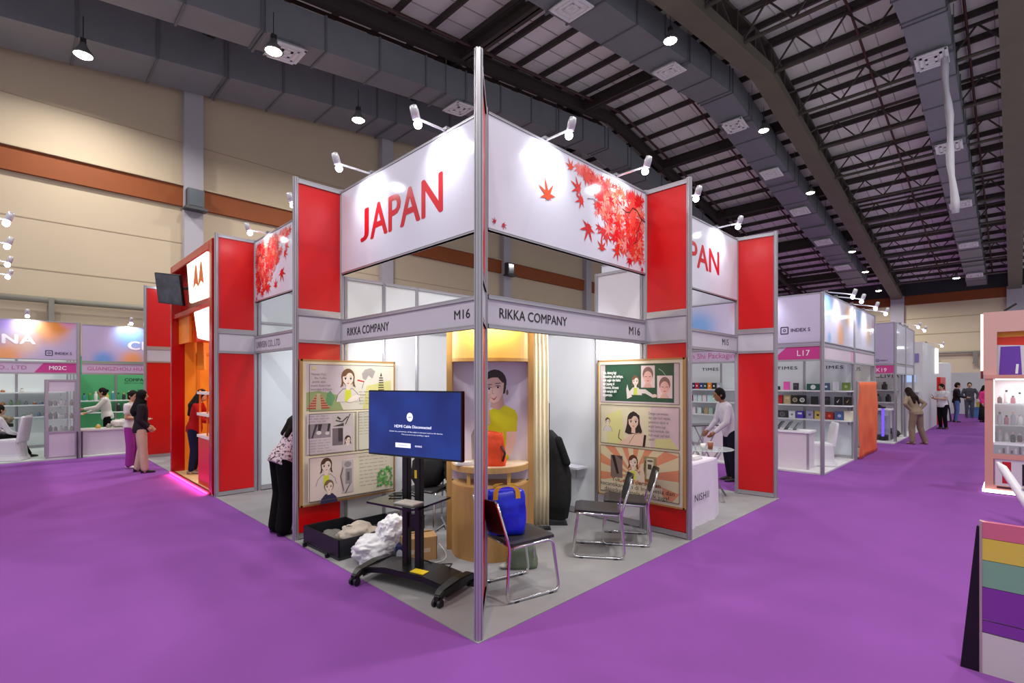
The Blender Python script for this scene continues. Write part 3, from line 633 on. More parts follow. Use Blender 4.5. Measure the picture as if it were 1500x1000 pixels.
woman(a, .52, .46, .095, '#5e3422', '#d2d63a', '#d6c9b4', wink=True); a.poly([(.6, .22), (.62, .34), (.61, .44), (.64, .46), (.67, .36), (.68, .24)], '#dcc3b0')
for q in ((X0, X1)+Z1, (X0, X1)+Z2, (X0, X1)+Z3): a.frame(*q, .007, '#5a5050')
a.build('comic_print', pr_, (0, -.001, 0))
WT = M('#e9ece6', .6)
text('Yuk, datang lagi\nSensasinya, tak terlupa,\nkulit segar dan halus\ndari Jepang di\nIndonesia, dirawat\noleh terapis ahli\nterpercaya.', pr_, .085, 1.525, .034, WT, y=-.02, squash=.66, bold=.05, line=.95)
text('Dengan perawatan\ndan pijat kulit kepala,\nperedaran darah di\nwajah kamu juga\nbakal membaik, dan\nkulit wajah jadi lebih\ncerah!', pr_, .735, 1.045, .032, TXT, y=-.03, squash=.72, line=1.1)
text('Yuk, coba perawatan\nkecantikan dan di Indonesia dan\ndapatkan kepala cantik juga!', pr_, .56, .205, .05, INK, y=-.03, align='CENTER', fit=1.0, line=.92)

# ================================================================== WOODEN ROUND DISPLAY
dp = thing('display_counter', 'round-fronted wooden display with a photo niche in the corner booth', 'display', (.78, .785, 0), rad(-44.9))
def half(r, n=20, dy=0, sag=None):
    sag = r if sag is None else sag
    return [(-r*math.cos(PI*i/n), -sag*math.sin(PI*i/n)+dy) for i in range(n+1)]
WOODM = M('#b98c52', .45, var=.1, scale=2.5, stretch=(6, 6, .6))
def halfdrum(name, r, z0, z1, mat, sag=None, back=.3, **k):
    g = B(); g.prism(half(r, 20, 0, sag)+[(r, back), (-r, back)], z0, z1); return obj(name, g, mat, dp, **k)
halfdrum('drum', .4, 0, .735, WOODM, .4)
halfdrum('plinth_floor', .385, .735, .75, M('#c8a06a', .5), .385)
halfdrum('counter_top', .405, .875, .93, M('#c49a5e', .4), .405); halfdrum('counter_surface', .395, .93, .936, M('#d9c3a8', .35), .39)
g = B(); g.box(-.4, .4, .0, .02, .75, .875); obj('back_strip', g, M('#cfc6d6', .5), dp)
for x, y in ((.2, -.3), (-.2, -.3)): g = B(); g.box(x-.018, x+.018, y-.018, y+.018, .75, .875); obj('post', g, WOODY, dp)
for x in (-.43, .43): g = B(); g.box(x-.03, x+.03, 0, .36, 0, 2.52); obj('side_board', g, M('#bf9658', .45, var=.08, scale=2, stretch=(6, 6, .6)), dp)
g = B(); g.box(-.4, .4, .1, .13, .93, 2.52); obj('back_panel', g, M('#d6d0e2', .4), dp)
halfdrum('upper_drum', .4, 2.02, 2.52, M('#d9b264', .5), .17); halfdrum('lintel_lip', .4, 1.985, 2.02, M('#b78d4f', .45), .19)
# portrait print on the back panel
a = Art(); SK = '#eccabd'; HR = '#35262a'; YL = '#d2cf10'
a.poly([(-.23, .94), (-.24, 1.2), (-.1, 1.5), (.0, 1.45), (.0, .94)], '#9b8f8c')
a.poly([(-.13, 1.1), (-.12, 1.42), (.02, 1.5), (.13, 1.52), (.235, 1.47), (.262, 1.4), (.25, 1.22), (.15, 1.2), (.15, 1.05), (.17, .94), (-.13, .94)], YL)
a.poly([(.14, 1.24), (.25, 1.24), (.24, 1.12), (.18, .98), (.1, 1.0), (.14, 1.1)], SK); a.poly([(-.03, 1.5), (-.02, 1.62), (.1, 1.64), (.12, 1.52), (.06, 1.47)], '#d3aa9a')
a.ell(.015, 1.765, .128, .142, HR, rot=-.15); a.poly([(.1, 1.8), (.138, 1.72), (.125, 1.65), (.1, 1.64), (.1, 1.75)], HR)
a.poly([(-.09, 1.8), (-.1, 1.68), (-.06, 1.58), (.0, 1.545), (.06, 1.57), (.105, 1.65), (.115, 1.76), (.04, 1.83)], SK)
a.poly([(-.1, 1.78), (-.06, 1.87), (.04, 1.88), (.13, 1.8), (.1, 1.76), (.05, 1.82), (-.02, 1.82)], HR)
for q, z in ((-.045, 1.7), (.05, 1.715)): a.ell(q, z, .024, .011, '#f0e6e4'); a.ell(q, z, .012, .011, '#2a1a1a'); a.line([(q-.028, z+.012), (q, z+.02), (q+.028, z+.01)], .006, '#33201e'); a.line([(q-.03, z+.04), (q+.03, z+.045)], .008, '#4a3430')
a.poly([(-.035, 1.61), (.0, 1.6), (.045, 1.62), (.01, 1.575)], '#c0463e'); a.poly([(-.025, 1.606), (.0, 1.6), (.035, 1.614), (.005, 1.594)], '#f2ece8'); a.line([(-.005, 1.69), (-.015, 1.65), (.01, 1.645)], .005, '#b98a7a')
a.poly([(-.1, 1.3), (-.11, 1.5), (-.09, 1.6), (-.06, 1.64), (-.03, 1.62), (-.05, 1.54), (-.04, 1.42), (-.03, 1.32)], '#d9b0a0')
for i in range(3): a.line([(-.085+i*.018, 1.6), (-.06+i*.016, 1.645)], .013, '#e0bcae')
a.ell(.15, 1.66, .012, .03, '#7a6a60')
a.poly([(-.2, .94), (-.22, 1.14), (-.12, 1.3), (-.06, 1.12), (-.08, .94)], '#8d8484')
a.build('portrait_print', dp, (.03, .0995, 0), 'photo print of a smiling person in a yellow top')
wl_ = bpy.data.lights.new('niche_light', 'AREA'); wl_.shape = 'RECTANGLE'; wl_.size = .6; wl_.size_y = .05; wl_.energy = 15; wl_.color = (1, .78, .42)
lt = thing('led_strip', 'warm light strip above the wooden display behind the fascia', 'lamp', (.78-.36*.706, .785-.36*.708, 2.42), rad(-44.9))
g = B(); g.box(-.32, .32, -.02, .02, 0, .03); obj('housing', g, ALU, lt); g = B(); g.box(-.3, .3, .02, .025, .004, .026); obj('diffuser_strip', g, M('#ffdf9a', .4, e=12), lt)
g = B(); g.box(-.01, .01, 0, .2, .03, .045); obj('bracket', g, ALU, lt)
L = bpy.data.objects.new('niche_light', wl_); C.objects.link(L); L.parent = lt; L.location = (0, .03, .01); L.rotation_euler = (PI/2, 0, PI); L.rotation_euler = Vector((0, -1, .25)).to_track_quat('Z', 'Y').to_euler()

def lump(name, label, cat, loc, size, mat, seed=0, amp=.25, fr=2.2, sub=4, flat=True, sq=1.0, crump=0):
    b = bmesh.new(); bmesh.ops.create_icosphere(b, subdivisions=sub, radius=1)
    off = Vector((seed*3.1, seed*1.7, seed))
    for v in b.verts:
        p = v.co.copy(); d = 1+amp*noise.noise(p*fr+off)+amp*.5*noise.noise(p*fr*2.3+off)
        if crump: d += crump*abs(noise.noise(p*fr*3.5+off*2))-crump*.3
        if sq != 1.0: p = Vector([math.copysign(abs(c)**sq, c) for c in p])
        p = p*d; z = max(p.z, -.82) if flat else p.z
        v.co = Vector((p.x*size[0], p.y*size[1], (z+.82)*size[2]/1.82))
    me = bpy.data.meshes.new(name); 
    for f in b.faces: f.smooth = True
    b.to_mesh(me); b.free(); me.materials.append(mat); o = inst(name, me, None, loc)
    return tag(o, label, cat)
# orange bag, cup of paper on the counter
def soft_bag(name, label, loc, rz, w, d, h, mat, seed, taper=.8):
    t = thing(name, label, 'bag', loc, rz); R = []; rr = random.Random(seed)
    for i in range(9):
        f = i/8; ring = []; s = (1-(1-taper)*f)*(1 if f > .05 else .93)
        for k in range(24):
            an = 2*PI*k/24; x, y = math.cos(an), math.sin(an)
            x = math.copysign(abs(x)**.45, x); y = math.copysign(abs(y)**.45, y)
            e = 1+.07*noise.noise(Vector((x*2, y*2, f*4+seed)))+(.05*math.sin(an*5+f*6) if .1 < f else 0)
            ring.append((x*w/2*s*e, y*d/2*s*e*(1 if f < .8 else .75), h*f+.015*math.sin(an*3+seed)*f))
        R.append(ring)
    b = B(); b.loft(R); obj('body', b, mat, t, smooth=True); return t
ob = soft_bag('orange_bag', 'bright orange cloth bag on the counter of the wooden display', (.64, .57, .938), rad(-40), .24, .17, .33, M('#ee4a10', .55, var=.15, scale=9, bump=.6), 2, .72)
g = B(); g.tube([(.07, -.07, .2), (.1, -.1, .13), (.08, -.09, .05)], .012, 6); obj('strap', g, M('#3a1a10', .6), ob, smooth=True)
g = B(); g.box(-.09, .09, -.05, .05, 0, .018); g.box(-.07, .08, -.045, .05, .018, .03); tag(obj('folded_paper', g, M('#e3e1e4', .6), None, loc=(.44, .80, .938), rot=(0, 0, rad(-30))), 'folded white papers on the counter behind the television edge', 'paper')
# pleated curtain, rail on the floor, hung coat
t = thing('curtain', 'pleated beige curtain at the right side of the wooden display', 'curtain', (1.58, 1.03, 0), math.atan2(.788-.956, 1.828-1.659))
b = B(); n = 72; R = []
for z, k in ((.05, 1.0), (.5, 1.02), (1.2, 1.0), (1.9, .99), (2.42, .96)):
    R.append([(-.03+.31*k*i/n, -.016*math.sin(i*2*PI*6.5/n)+.004*math.sin(i*1.3+z), z) for i in range(n+1)])
b.loft(R, cap=False, closed=False); c = obj('pleats', b, M('#f0e4c4', .8, var=.04, scale=3), t, smooth=True); md = c.modifiers.new('thick', 'SOLIDIFY'); md.thickness = .006
g = B(); g.tube([(-.05, 0, 2.44), (.33, 0, 2.44)], .014, 8); obj('curtain_rail', g, ALU, t)
g = B(); g.box(-.03, .3, -.06, .06, .0, .025); g.box(-.01, .01, -.01, .01, .02, 2.44); obj('stand_base', g, M('#1a1a1d', .4), t)
ct = thing('black_coat', 'black coat with checked lower part hung behind the beige curtain', 'coat', (2.02, .93, .0), rad(-45))
R = []
for z, wx, wy, ox in ((.07, .13, .1, .02), (.3, .15, .12, .03), (.62, .16, .12, .02), (.9, .13, .1, -.02), (1.08, .09, .08, -.05), (1.17, .04, .04, -.08)):
    R.append([(ox+wx*math.cos(2*PI*k/20)*(1+.12*math.sin(5*2*PI*k/20+z*3)), wy*math.sin(2*PI*k/20)*(1+.12*math.sin(4*2*PI*k/20)), z) for k in range(20)])
b = B(); b.loft(R); obj('body', b, M('#17171a', .9, var=.5, scale=14), ct, smooth=True)
g = B(); g.cap((.03, -.06, 1.05), (.13, -.1, .78), .05, .045); obj('sleeve', g, M('#0a0a0c', .9), ct, smooth=True)
g = B(); g.tube([(-.08, 0, 1.15), (-.08, 0, 1.5)], .006, 6); g.tube([(-.08, 0, 1.5), (-.08, .2, 1.5)], .006, 6); g.box(-.12, .14, -.1, .1, 0, .02); g.box(-.09, -.07, .18, .2, 0, 1.52); obj('coat_stand', g, DARK, ct)
t = thing('wall_shelf', 'small white shelf low on the white wall behind the coat', 'shelf', (2.565, 1.1, .64)); g = B(); g.box(-.22, 0, -.25, .25, 0, .025); obj('board', g, WHITE, t); g = B(); g.box(-.15, 0, -.2, -.18, -.12, 0); g.box(-.15, 0, .18, .2, -.12, 0); obj('bracket', g, ALU, t)

def fill_tube_lamp(label, x, y, rz, L_, z=2.3, e=26):  # unseen tubes added behind the fascias to brighten the booth interiors
    t = thing('fill_tube_lamp', label, 'lamp', (x, y, z), rz, 'added fill tubes hidden behind the fascia boards')
    g = B(); g.box(-L_/2, L_/2, 0, .05, 0, .06); obj('housing', g, WHITE, t)
    g = B(); g.tube([(-L_/2+.03, .07, .025), (L_/2-.03, .07, .025)], .013, 8); obj('tube', g, M('#f6f9ff', .4, e=7), t, smooth=True)
    g = B(); g.box(-L_/2, -L_/2+.03, .04, .085, 0, .05); g.box(L_/2-.03, L_/2, .04, .085, 0, .05); obj('socket', g, WHITE, t)
    if 'd' not in TL: TL['d'] = {}
    if (L_, e) not in TL['d']: q = bpy.data.lights.new('tube_fill_light', 'AREA'); q.shape = 'RECTANGLE'; q.size = L_-.1; q.size_y = .05; q.energy = e; q.color = (.95, .98, 1); TL['d'][(L_, e)] = q
    o = bpy.data.objects.new('tube_fill_light', TL['d'][(L_, e)]); C.objects.link(o); o.parent = t; o.location = (0, .09, .01); o.rotation_euler = Vector((0, -.8, .6)).to_track_quat('Z', 'Y').to_euler()
TL = {}
fill_tube_lamp('added white fill tube hidden behind the left RIKKA fascia, over the suitcase', .03, 1.7, LX, 1.2)
fill_tube_lamp('added white fill tube hidden behind the right RIKKA fascia, over the pair of chairs', 1.85, .03, 0, 1.2)
fill_tube_lamp('added white fill tube hidden behind the UNIVEIN fascia', .03, 4.1, LX, 1.2, 2.3, 30)
fill_tube_lamp('added white fill tube hidden behind the M15 fascia', 4.0, .03, 0, 1.2, 2.3, 24)
# ================================================================== CHAIRS
def bez(p, q, r, s, n=6): return [(1-t)**3*Vector(p)+3*(1-t)**2*t*Vector(q)+3*(1-t)*t*t*Vector(r)+t**3*Vector(s) for t in [i/n for i in range(n+1)]]
def round_path(pts, r, n=5):
    P = [Vector(p) for p in pts]; o = [P[0]]
    for a, b_, c in zip(P, P[1:], P[2:]):
        u = (a-b_).normalized()*min(r, (a-b_).length*.45); v = (c-b_).normalized()*min(r, (c-b_).length*.45)
        o += bez(b_+u, b_+u*.35, b_+v*.35, b_+v, n)
    return o+[P[-1]]
def make_chair(label, loc, rz):                      # faces local +x; sled base of chrome tube
    t = thing('stacking_chair', label, 'chair', loc, rz, 'black chrome chairs in the booths')
    for s in (-1, 1):
        y = s*.22
        pth = [(-.34, y*.9, .80), (-.235, y, .44), (-.27, y*1.06, .012), (.25, y*1.06, .012), (.19, y, .445), (-.2, y, .43)]
        g = B(); g.tube(round_path(pth, .06), .0125, 8); obj('leg_frame', g, CHROME, t, smooth=True)
        for x in (-.18, .16): g = B(); g.box(x-.02, x+.02, y*1.06-.014, y*1.06+.014, 0, .012); obj('foot', g, M('#1a1a1a', .6), t)
    g = B(); g.tube([(.17, -.22, .44), (.17, .22, .44)], .011, 8); g.tube([(-.19, -.22, .42), (-.19, .22, .42)], .011, 8); obj('cross_bar', g, CHROME, t, smooth=True)
    SE = M('#2a272b', .45)
    R = []
    for x, wd, z in ((-.22, .19, .452), (-.2, .205, .447), (0, .215, .455), (.17, .215, .465), (.22, .2, .458), (.23, .18, .45)):
        R.append([(x, -wd, z-.012), (x, wd, z-.012), (x, wd, z+.012), (x, wd*.8, z+.02), (x, -wd*.8, z+.02), (x, -wd, z+.012)])
    g = B(); g.loft(R); obj('seat', g, SE, t, smooth=False)
    R = []
    for i in range(9):
        f = i/8; z = .53+.28*f; wd = .215*(1-.28*abs(2*f-1)**4); x0 = -.262-.26*(z-.53)
        ring = []
        for k in range(9):
            u = -1+2*k/8; ring.append((x0-.035*(1-u*u)+.012, u*wd, z))
        for k in range(9):
            u = 1-2*k/8; ring.append((x0-.035*(1-u*u)-.006, u*wd, z))
        R.append(ring)
    g = B(); g.loft(R); bk = obj('backrest', g, M('#121116', .4), t, smooth=False)
    g = B(); g.box(-.372, -.366, -.025, .025, .74, .752); obj('maker_plate', g, M('#8a888c', .3, .6), bk)
    return t
make_chair('black chrome chair nearest the camera, holding a blue bag', (.3, -.115, .008), rad(-13))
make_chair('black chrome chair in front of the chalkboard comic, left of the pair', (1.54, -.04, .008), rad(126))
make_chair('black chrome chair in front of the chalkboard comic, right of the pair', (2.08, -.03, .008), rad(124))
make_chair('dark chrome chair behind the television stand, left of two', (.8, 2.0, .008), rad(-150))
make_chair('dark chrome chair behind the television stand, beside the wooden display', (1.2, 1.75, .008), rad(-120))
lump('black_backpack', 'black backpack on the dark chairs behind the television stand', 'backpack', (.86, 2.02, .49), (.2, .16, .4), M('#0d0d10', .7), 3, .15, 1.6, 3, sq=.8)
lump('black_jacket', 'black jacket heaped on the dark chair beside the wooden display', 'jacket', (1.21, 1.76, .49), (.22, .22, .38), M('#101013', .9), 5, .25, 2, 4)
# blue tote on the near chair
bb = soft_bag('blue_bag', 'blue woven tote bag with yellow handles on the near chair', (.21, -.04, .487), rad(-38), .34, .2, .36, M('#1222c8', .28, var=.2, scale=12, bump=.5), 4, .92)
for y in (-.07, .07):
    g = B(); pts = round_path([(-.1, y, .25), (-.09, y, .40), (.09, y, .40), (.1, y, .25)], .05)
    R = [[(p.x-.02, p.y-.004, p.z), (p.x+.02, p.y-.004, p.z), (p.x+.02, p.y+.004, p.z), (p.x-.02, p.y+.004, p.z)] for p in pts]; g.loft(R); obj('handle', g, M('#e2a818', .5), bb)
gb = soft_bag('green_bag', 'sage green handbag on the floor under the near chair', (.66, .2, .008), rad(-40), .3, .16, .24, M('#6f7c66', .6, var=.15, scale=6), 6, .8)
g = B(); g.tube(round_path([(-.08, 0, .22), (-.07, -.02, .3), (.07, -.02, .3), (.08, 0, .22)], .04), .009, 6); obj('handle', g, M('#5d6956', .6), gb, smooth=True)
g = B(); g.tube([(.1, -.09, .2), (.1, -.095, .1)], .008, 6); obj('buckle', g, CHROME, gb)
lump('fur_charm', 'pale fluffy charm on the floor beside the green handbag', 'charm', (.53, .3, .008), (.06, .04, .04), M('#b7b2ab', .9), 8, .3, 3, 3)
# ---- open suitcase, plastic bag, boxes
sc_ = thing('open_suitcase', 'black suitcase lying open on the grey carpet below the left comic board', 'suitcase', (-.54, 2.36, .008), rad(2))
CASE = M('#17181f', .45); LIN = M('#2b2a2c', .8)
def tray(x0, x1, y0, y1, h):
    for nm, q in (('shell_side', (x0, x0+.02, y0, y1)), ('shell_side', (x1-.02, x1, y0, y1)), ('shell_side', (x0, x1, y0, y0+.02)), ('shell_side', (x0, x1, y1-.02, y1))):
        g = B(); g.box(q[0], q[1], q[2], q[3], .02, h); obj(nm, g, CASE, sc_, bevel=.006)
    g = B(); g.box(x0, x1, y0, y1, .0, .03); obj('shell_floor', g, LIN, sc_)
tray(0, .5, -.78, 0, .2); tray(.52, 1.02, -.78, 0, .14)
for y in (-.6, -.1): g = B(); g.tube([(-.03, y, .02), (-.03, y, .0)], .02, 8); g.tube([(-.03, y-.012, .022), (-.03, y+.012, .022)], .022, 10); obj('wheel', g, BLACK, sc_)
g = B(); g.tube(round_path([(.1, .0, .12), (.1, .03, .12), (.3, .03, .12), (.3, 0, .12)], .02), .008, 6); obj('handle', g, BLACK, sc_)
lump('grey_pouch', 'grey mesh pouch inside the open suitcase', 'pouch', (-.33, 2.1, .045), (.14, .15, .12), M('#6d6a66', .8, var=.2, scale=12), 11, .25, 2.5, 3)
lump('beige_cloth_bag', 'beige cloth bag spilling out of the open suitcase', 'bag', (-.2, 1.78, .06), (.2, .17, .22), M('#b3a79c', .85), 12, .3, 2.2, 4)
g = B(); g.tube(bez((-.3, 1.85, .2), (-.36, 1.78, .32), (-.28, 1.72, .3), (-.24, 1.78, .22)), .008, 6); tag(obj('cloth_bag_cord', g, M('#c6beb2', .8), smooth=True), 'pale cord loop standing up from the beige cloth bag', 'cord')
pb_ = lump('plastic_bag', 'crumpled white plastic bag between the suitcase and the television stand', 'bag', (-.2, 1.36, .008), (.27, .17, .27), M('#e6e4ea', .35, alpha=.93), 15, .26, 1.5, 5, crump=.2)
b = bmesh.new(); bmesh.ops.create_icosphere(b, subdivisions=4, radius=1)
for v in b.verts:
    p = v.co; d = 1+.3*noise.noise(p*2+Vector((4, 1, 7)))+.25*abs(noise.noise(p*6)); v.co = Vector((p.x*.14*d+.12, p.y*.13*d-.05, .27+p.z*.14*d))
me = bpy.data.meshes.new('knot'); b.to_mesh(me); b.free(); me.materials.append(M('#e9e8ee', .35)); inst('bag_bulge', me, pb_)
cb = thing('cardboard_box', 'open brown cardboard box behind the poles of the television stand', 'box', (.1, 1.13, .008), rad(-20))
CBM = M('#b48d5c', .8, var=.08, scale=5)
for q in ((-.17, -.16, -.13, .13), (.16, .17, -.13, .13), (-.17, .17, -.13, -.12), (-.17, .17, .12, .13)): g = B(); g.box(q[0], q[1], q[2], q[3], 0, .22); obj('side_wall', g, CBM, cb)
g = B(); g.box(-.16, .16, -.12, .12, 0, .01); obj('bottom', g, CBM, cb)
for s in (-1, 1):
    g = B(); m_ = Matrix.Translation((0, s*.125, .22)) @ Matrix.Rotation(s*rad(-12), 4, 'X'); g.box(-.17, .17, -.11 if s > 0 else 0, 0 if s > 0 else .11, 0, .006, m_); obj('flap', g, CBM, cb)
g = B(); m_ = Matrix.Translation((0, -.131, .12)); g.box(-.1, .1, -.001, 0, -.04, .0, m_); obj('shipping_label', g, M('#cbb79b', .7), cb)
nb = thing('navy_box', 'small navy box with a pale disc beside the white plastic bag', 'box', (-.08, 1.14, .008), rad(-45)); g = B(); g.box(-.04, .04, -.07, .07, 0, .17); obj('carton', g, M('#20265e', .5), nb); g = B(); m_ = Matrix.Translation((0, -.0705, .09)) @ Matrix.Rotation(PI/2, 4, 'X'); g.prism([(.032*math.cos(a_*PI/12), .05*math.sin(a_*PI/12)) for a_ in range(24)], 0, .001, m_); obj('disc', g, M('#c9c9d2', .5), nb)
for i, pts in enumerate((bez((.0, 1.0, .012), (.2, .7, .012), (.35, .9, .012), (.5, 1.3, .012), 14), bez((-.2, .45, .012), (.1, .2, .012), (.2, .5, .012), (.1, .9, .012), 14))):
    g = B(); g.tube(pts, .006, 6); tag(obj('white_cable', g, M('#d7d5d6', .5), smooth=True), ['white cable on the carpet behind the stand poles', 'white cable on the carpet under the front of the television stand'][i], 'cable')
# ================================================================== BOOTH M15 (right of the red fin)
nt_ = thing('draped_table', 'table under a white cloth reading NISHII behind the red fin', 'table', (3.25, .05, .006), 0)
b = B(); R = []
for z, e in ((0, .05), (.2, .035), (.5, .015), (.74, 0), (.76, -.012)):
    ring = []
    for (x0, y0), (x1, y1) in zip(((-.6, -.38), (.6, -.38), (.6, .38), (-.6, .38)), ((.6, -.38), (.6, .38), (-.6, .38), (-.6, -.38))):
        for k in range(10):
            f = k/10; x = x0+(x1-x0)*f; y = y0+(y1-y0)*f; nx, ny = (0, -1) if y0 == y1 == -.38 else ((1, 0) if x0 == x1 == .6 else ((0, 1) if y0 == y1 else (-1, 0)))
            wv = e+(.018*math.sin(f*26+z)*(1-z/.76)); ring.append((x*(1+0)+nx*wv, y+ny*wv, z))
    R.append(ring)
obj('tablecloth', b.loft(R), M('#d9cfdd', .75), nt_)
text('NISHII', nt_, -.19, .31, .085, M('#2a2436', .6), y=-.437, fit=.40, bold=.02, ls=1.1)
a = Art(); a.ell(-.3, .35, .055, .09, '#d98a70'); a.ell(-.3, .35, .035, .06, '#d9cfdd'); a.build('emblem', nt_, (-.02, -.436, 0))
g = B(); g.box(-.12, .1, -.14, .1, 0, .02); g.box(-.1, .12, -.12, .12, .02, .035); tag(obj('paper_stack', g, M('#d6d3d4', .6), loc=(3.5, -.1, .77)), 'stack of white leaflets on the white cloth of the NISHII table', 'papers')
gt = thing('glass_table', 'round glass table on crossed chrome legs in booth M15', 'table', (4.72, .18, .006), rad(20))
g = B(); g.lathe([(.36, 0), (.37, .006), (.36, .012)], 32, (0, 0, .742)); obj('glass_top', g, M('#c8d4d4', .06, alpha=.45), gt, smooth=False)
for i in range(4):
    an = rad(45+90*i); g = B(); g.tube([(.34*math.cos(an), .34*math.sin(an), .012), (-.26*math.cos(an)+.03*math.sin(an), -.26*math.sin(an)-.03*math.cos(an), .738)], .014, 8); obj('leg', g, CHROME, gt, smooth=True)
cp = thing('coffee_cup', 'brown coffee cup on the round glass table', 'cup', (4.62, .1, .762)); g = B(); g.lathe([(.032, 0), (.042, .1), (.04, .1), (.03, .01)], 16); obj('cup', g, M('#8a4a2c', .5), cp, smooth=True); g = B(); g.lathe([(.044, .1), (.044, .112), (.01, .116)], 16); obj('lid', g, M('#b9a090', .5), cp)
g = B(); g.lathe([(.03, 0), (.04, .09), (.037, .09), (.028, .01)], 14); tag(obj('white_cup', g, M('#ded8d4', .5), loc=(4.5, .16, .762), smooth=True), 'white paper cup left of the brown cup on the glass table', 'cup')
make_chair('black chrome chair behind the round glass table', (5.02, .62, .008), rad(-100))
t = thing('folding_table', 'small folding table with a grey top behind the glass table, by the aisle', 'table', (6.6, 1.15, 0), rad(-30)); g = B(); g.box(-.3, .3, -.2, .2, .93, .955); obj('top', g, M('#5a5c60', .4), t)
for s in (-1, 1): g = B(); g.tube([(-.25, s*.17, 0), (.25, s*.17, .93)], .012, 6); g.tube([(.25, s*.17, 0), (-.25, s*.17, .93)], .012, 6); obj('leg', g, ALU, t)
# ===MORE

# ================================================================== LEFT: RED STAND WITH THE LIT M SIGN
ms = thing('red_stand', 'red portal stand with a glowing M sign and orange inside', 'stand', (-.6, 8.5, 0), LX)
RG = M('#b30d12', .2); RG2 = M('#e0240f', .35); OR = M('#f08a1e', .45)
SW = 2.86                                            # local x 0..SW runs towards the camera, front at local y = 0
def mbox(name, q, mat, par=ms, **k): g = B(); g.box(*q); return obj(name, g, mat, par, **k)
mbox('jamb', (0, .1, 0, .22, 0, 4.0), RG, bevel=.01); mbox('jamb', (SW-.17, SW, 0, .2, 0, 4.0), RG, bevel=.01)
mbox('lintel', (.1, SW-.17, 0, .5, 3.86, 4.0), RG, bevel=.01)
mbox('sign_board', (.1, SW-.17, .16, .5, 3.0, 3.86), M('#8e0d10', .22)); mbox('lower_ledge', (.1, SW-.17, .03, .5, 2.98, 3.06), RG)
mbox('slant_board', (.9, SW-.17, .2, .5, 2.5, 2.98), RG2)
g = B(); g.prism([(.2, 2.0), (.75, 2.0), (.62, 2.95), (.2, 2.95)], -.44, -.40, Matrix(((1, 0, 0, 0), (0, 0, -1, 0), (0, 1, 0, 0), (0, 0, 0, 1)))); obj('orange_panel', g, OR, ms); g = B(); g.box(.1, .9, .12, .16, 2.5, 2.98); obj('orange_panel', g, OR, ms)
LITW = M('#fff6e2', .4, e=2.2)
def litpanel(name, pts, y):
    g = B(); m_ = Matrix(((1, 0, 0, 0), (0, 0, -1, 0), (0, 1, 0, 0), (0, 0, 0, 1))); g.prism(pts, -y, -y+.05, m_); return obj(name, g, LITW, ms, bevel=.01)
litpanel('lit_panel', [(1.62, 3.12), (2.64, 3.10), (2.66, 3.82), (1.42, 3.82)], .02); litpanel('lit_panel', [(1.95, 2.5), (2.6, 2.42), (2.66, 2.96), (1.72, 2.96)], .06)
a = Art()
for x0, w_ in ((1.86, .36), (2.18, .36)): a.poly([(x0, 3.32), (x0+w_*.36, 3.68), (x0+w_*.5, 3.72), (x0+w_*.64, 3.68), (x0+w_, 3.32), (x0+w_*.5, 3.40)], '#e8742a')
a.build('m_emblem', ms, (0, -.032, 0), 'orange M shaped emblem')
mbox('side_wall', (.05, .1, .22, 2.0, 0, 3.0), M('#f0971f', .5)); mbox('door_frame', (.1, .13, .42, .47, 0, 2.35), M('#d97c14', .5)); mbox('door_frame', (.1, .13, .42, 1.2, 2.3, 2.35), M('#d97c14', .5)); mbox('side_wall', (SW-.1, SW-.05, .5, 2.0, 0, 3.0), RG2)
mbox('back_wall', (.05, SW-.05, 1.9, 1.95, 0, 3.0), M('#f0971f', .5)); mbox('door_frame', (.95, 1.0, 1.86, 1.9, 0, 2.35), M('#d97c14', .5)); mbox('door_frame', (.95, 2.4, 1.86, 1.9, 2.3, 2.35), M('#d97c14', .5)); mbox('floor_board', (0, SW, 0, 1.95, .006, .03), M('#d9b98a', .5))
mbox('threshold', (.05, SW-.1, -.01, .03, .006, .05), M('#6c2a2c', .3))
mbox('glow_strip', (.1, SW-.2, -.035, -.012, .008, .03), M('#ff3a6e', .4, e=9))
gl = bpy.data.lights.new('threshold_glow', 'AREA'); gl.shape = 'RECTANGLE'; gl.size = 2.5; gl.size_y = .03; gl.energy = 14; gl.color = (1, .12, .3)
L = bpy.data.objects.new('threshold_glow', gl); C.objects.link(L); L.parent = ms; L.location = (SW/2, -.05, .05); L.rotation_euler = Vector((0, .8, .6)).to_track_quat('Z', 'Y').to_euler()
il = bpy.data.lights.new('stand_light', 'AREA'); il.size = .6; il.energy = 34; il.color = (1, .85, .6); L = bpy.data.objects.new('stand_light', il); C.objects.link(L); L.parent = ms; L.location = (1.6, 1.1, 2.9)
mbox('ceiling_lamp', (1.3, 1.9, .8, 1.4, 2.915, 2.97), M('#f6efe0', .5, e=2))
mt = thing('wall_monitor', 'tilted dark monitor mounted high on the red stand', 'monitor', (-.80, 7.5, 3.42), rad(-60)); mt.rotation_euler = (rad(14), rad(8), rad(-62))
g = B(); g.box(-.3, .3, -.02, .03, -.27, .27); obj('housing', g, BLK, mt, bevel=.006); g = B(); g.box(-.285, .285, -.023, -.02, -.25, .255); obj('screen', g, M('#3b444c', .12, var=.5, scale=5), mt); g = B(); g.bar((.05, .03, 0), (.28, .36, .02), .05); obj('mount_arm', g, BLK, mt)
sh_ = thing('display_shelf', 'orange framed shelf with white boards on a red cabinet in the red stand', 'shelf', (-.52, 6.78, .03), LX)
g = B(); g.box(0, .95, 0, .4, 0, .80); obj('cabinet', g, M('#e01a0c', .3), sh_); g = B(); g.box(-.005, 0, 0, .4, 0, .8); obj('side_panel', g, M('#a32d6a', .15), sh_)
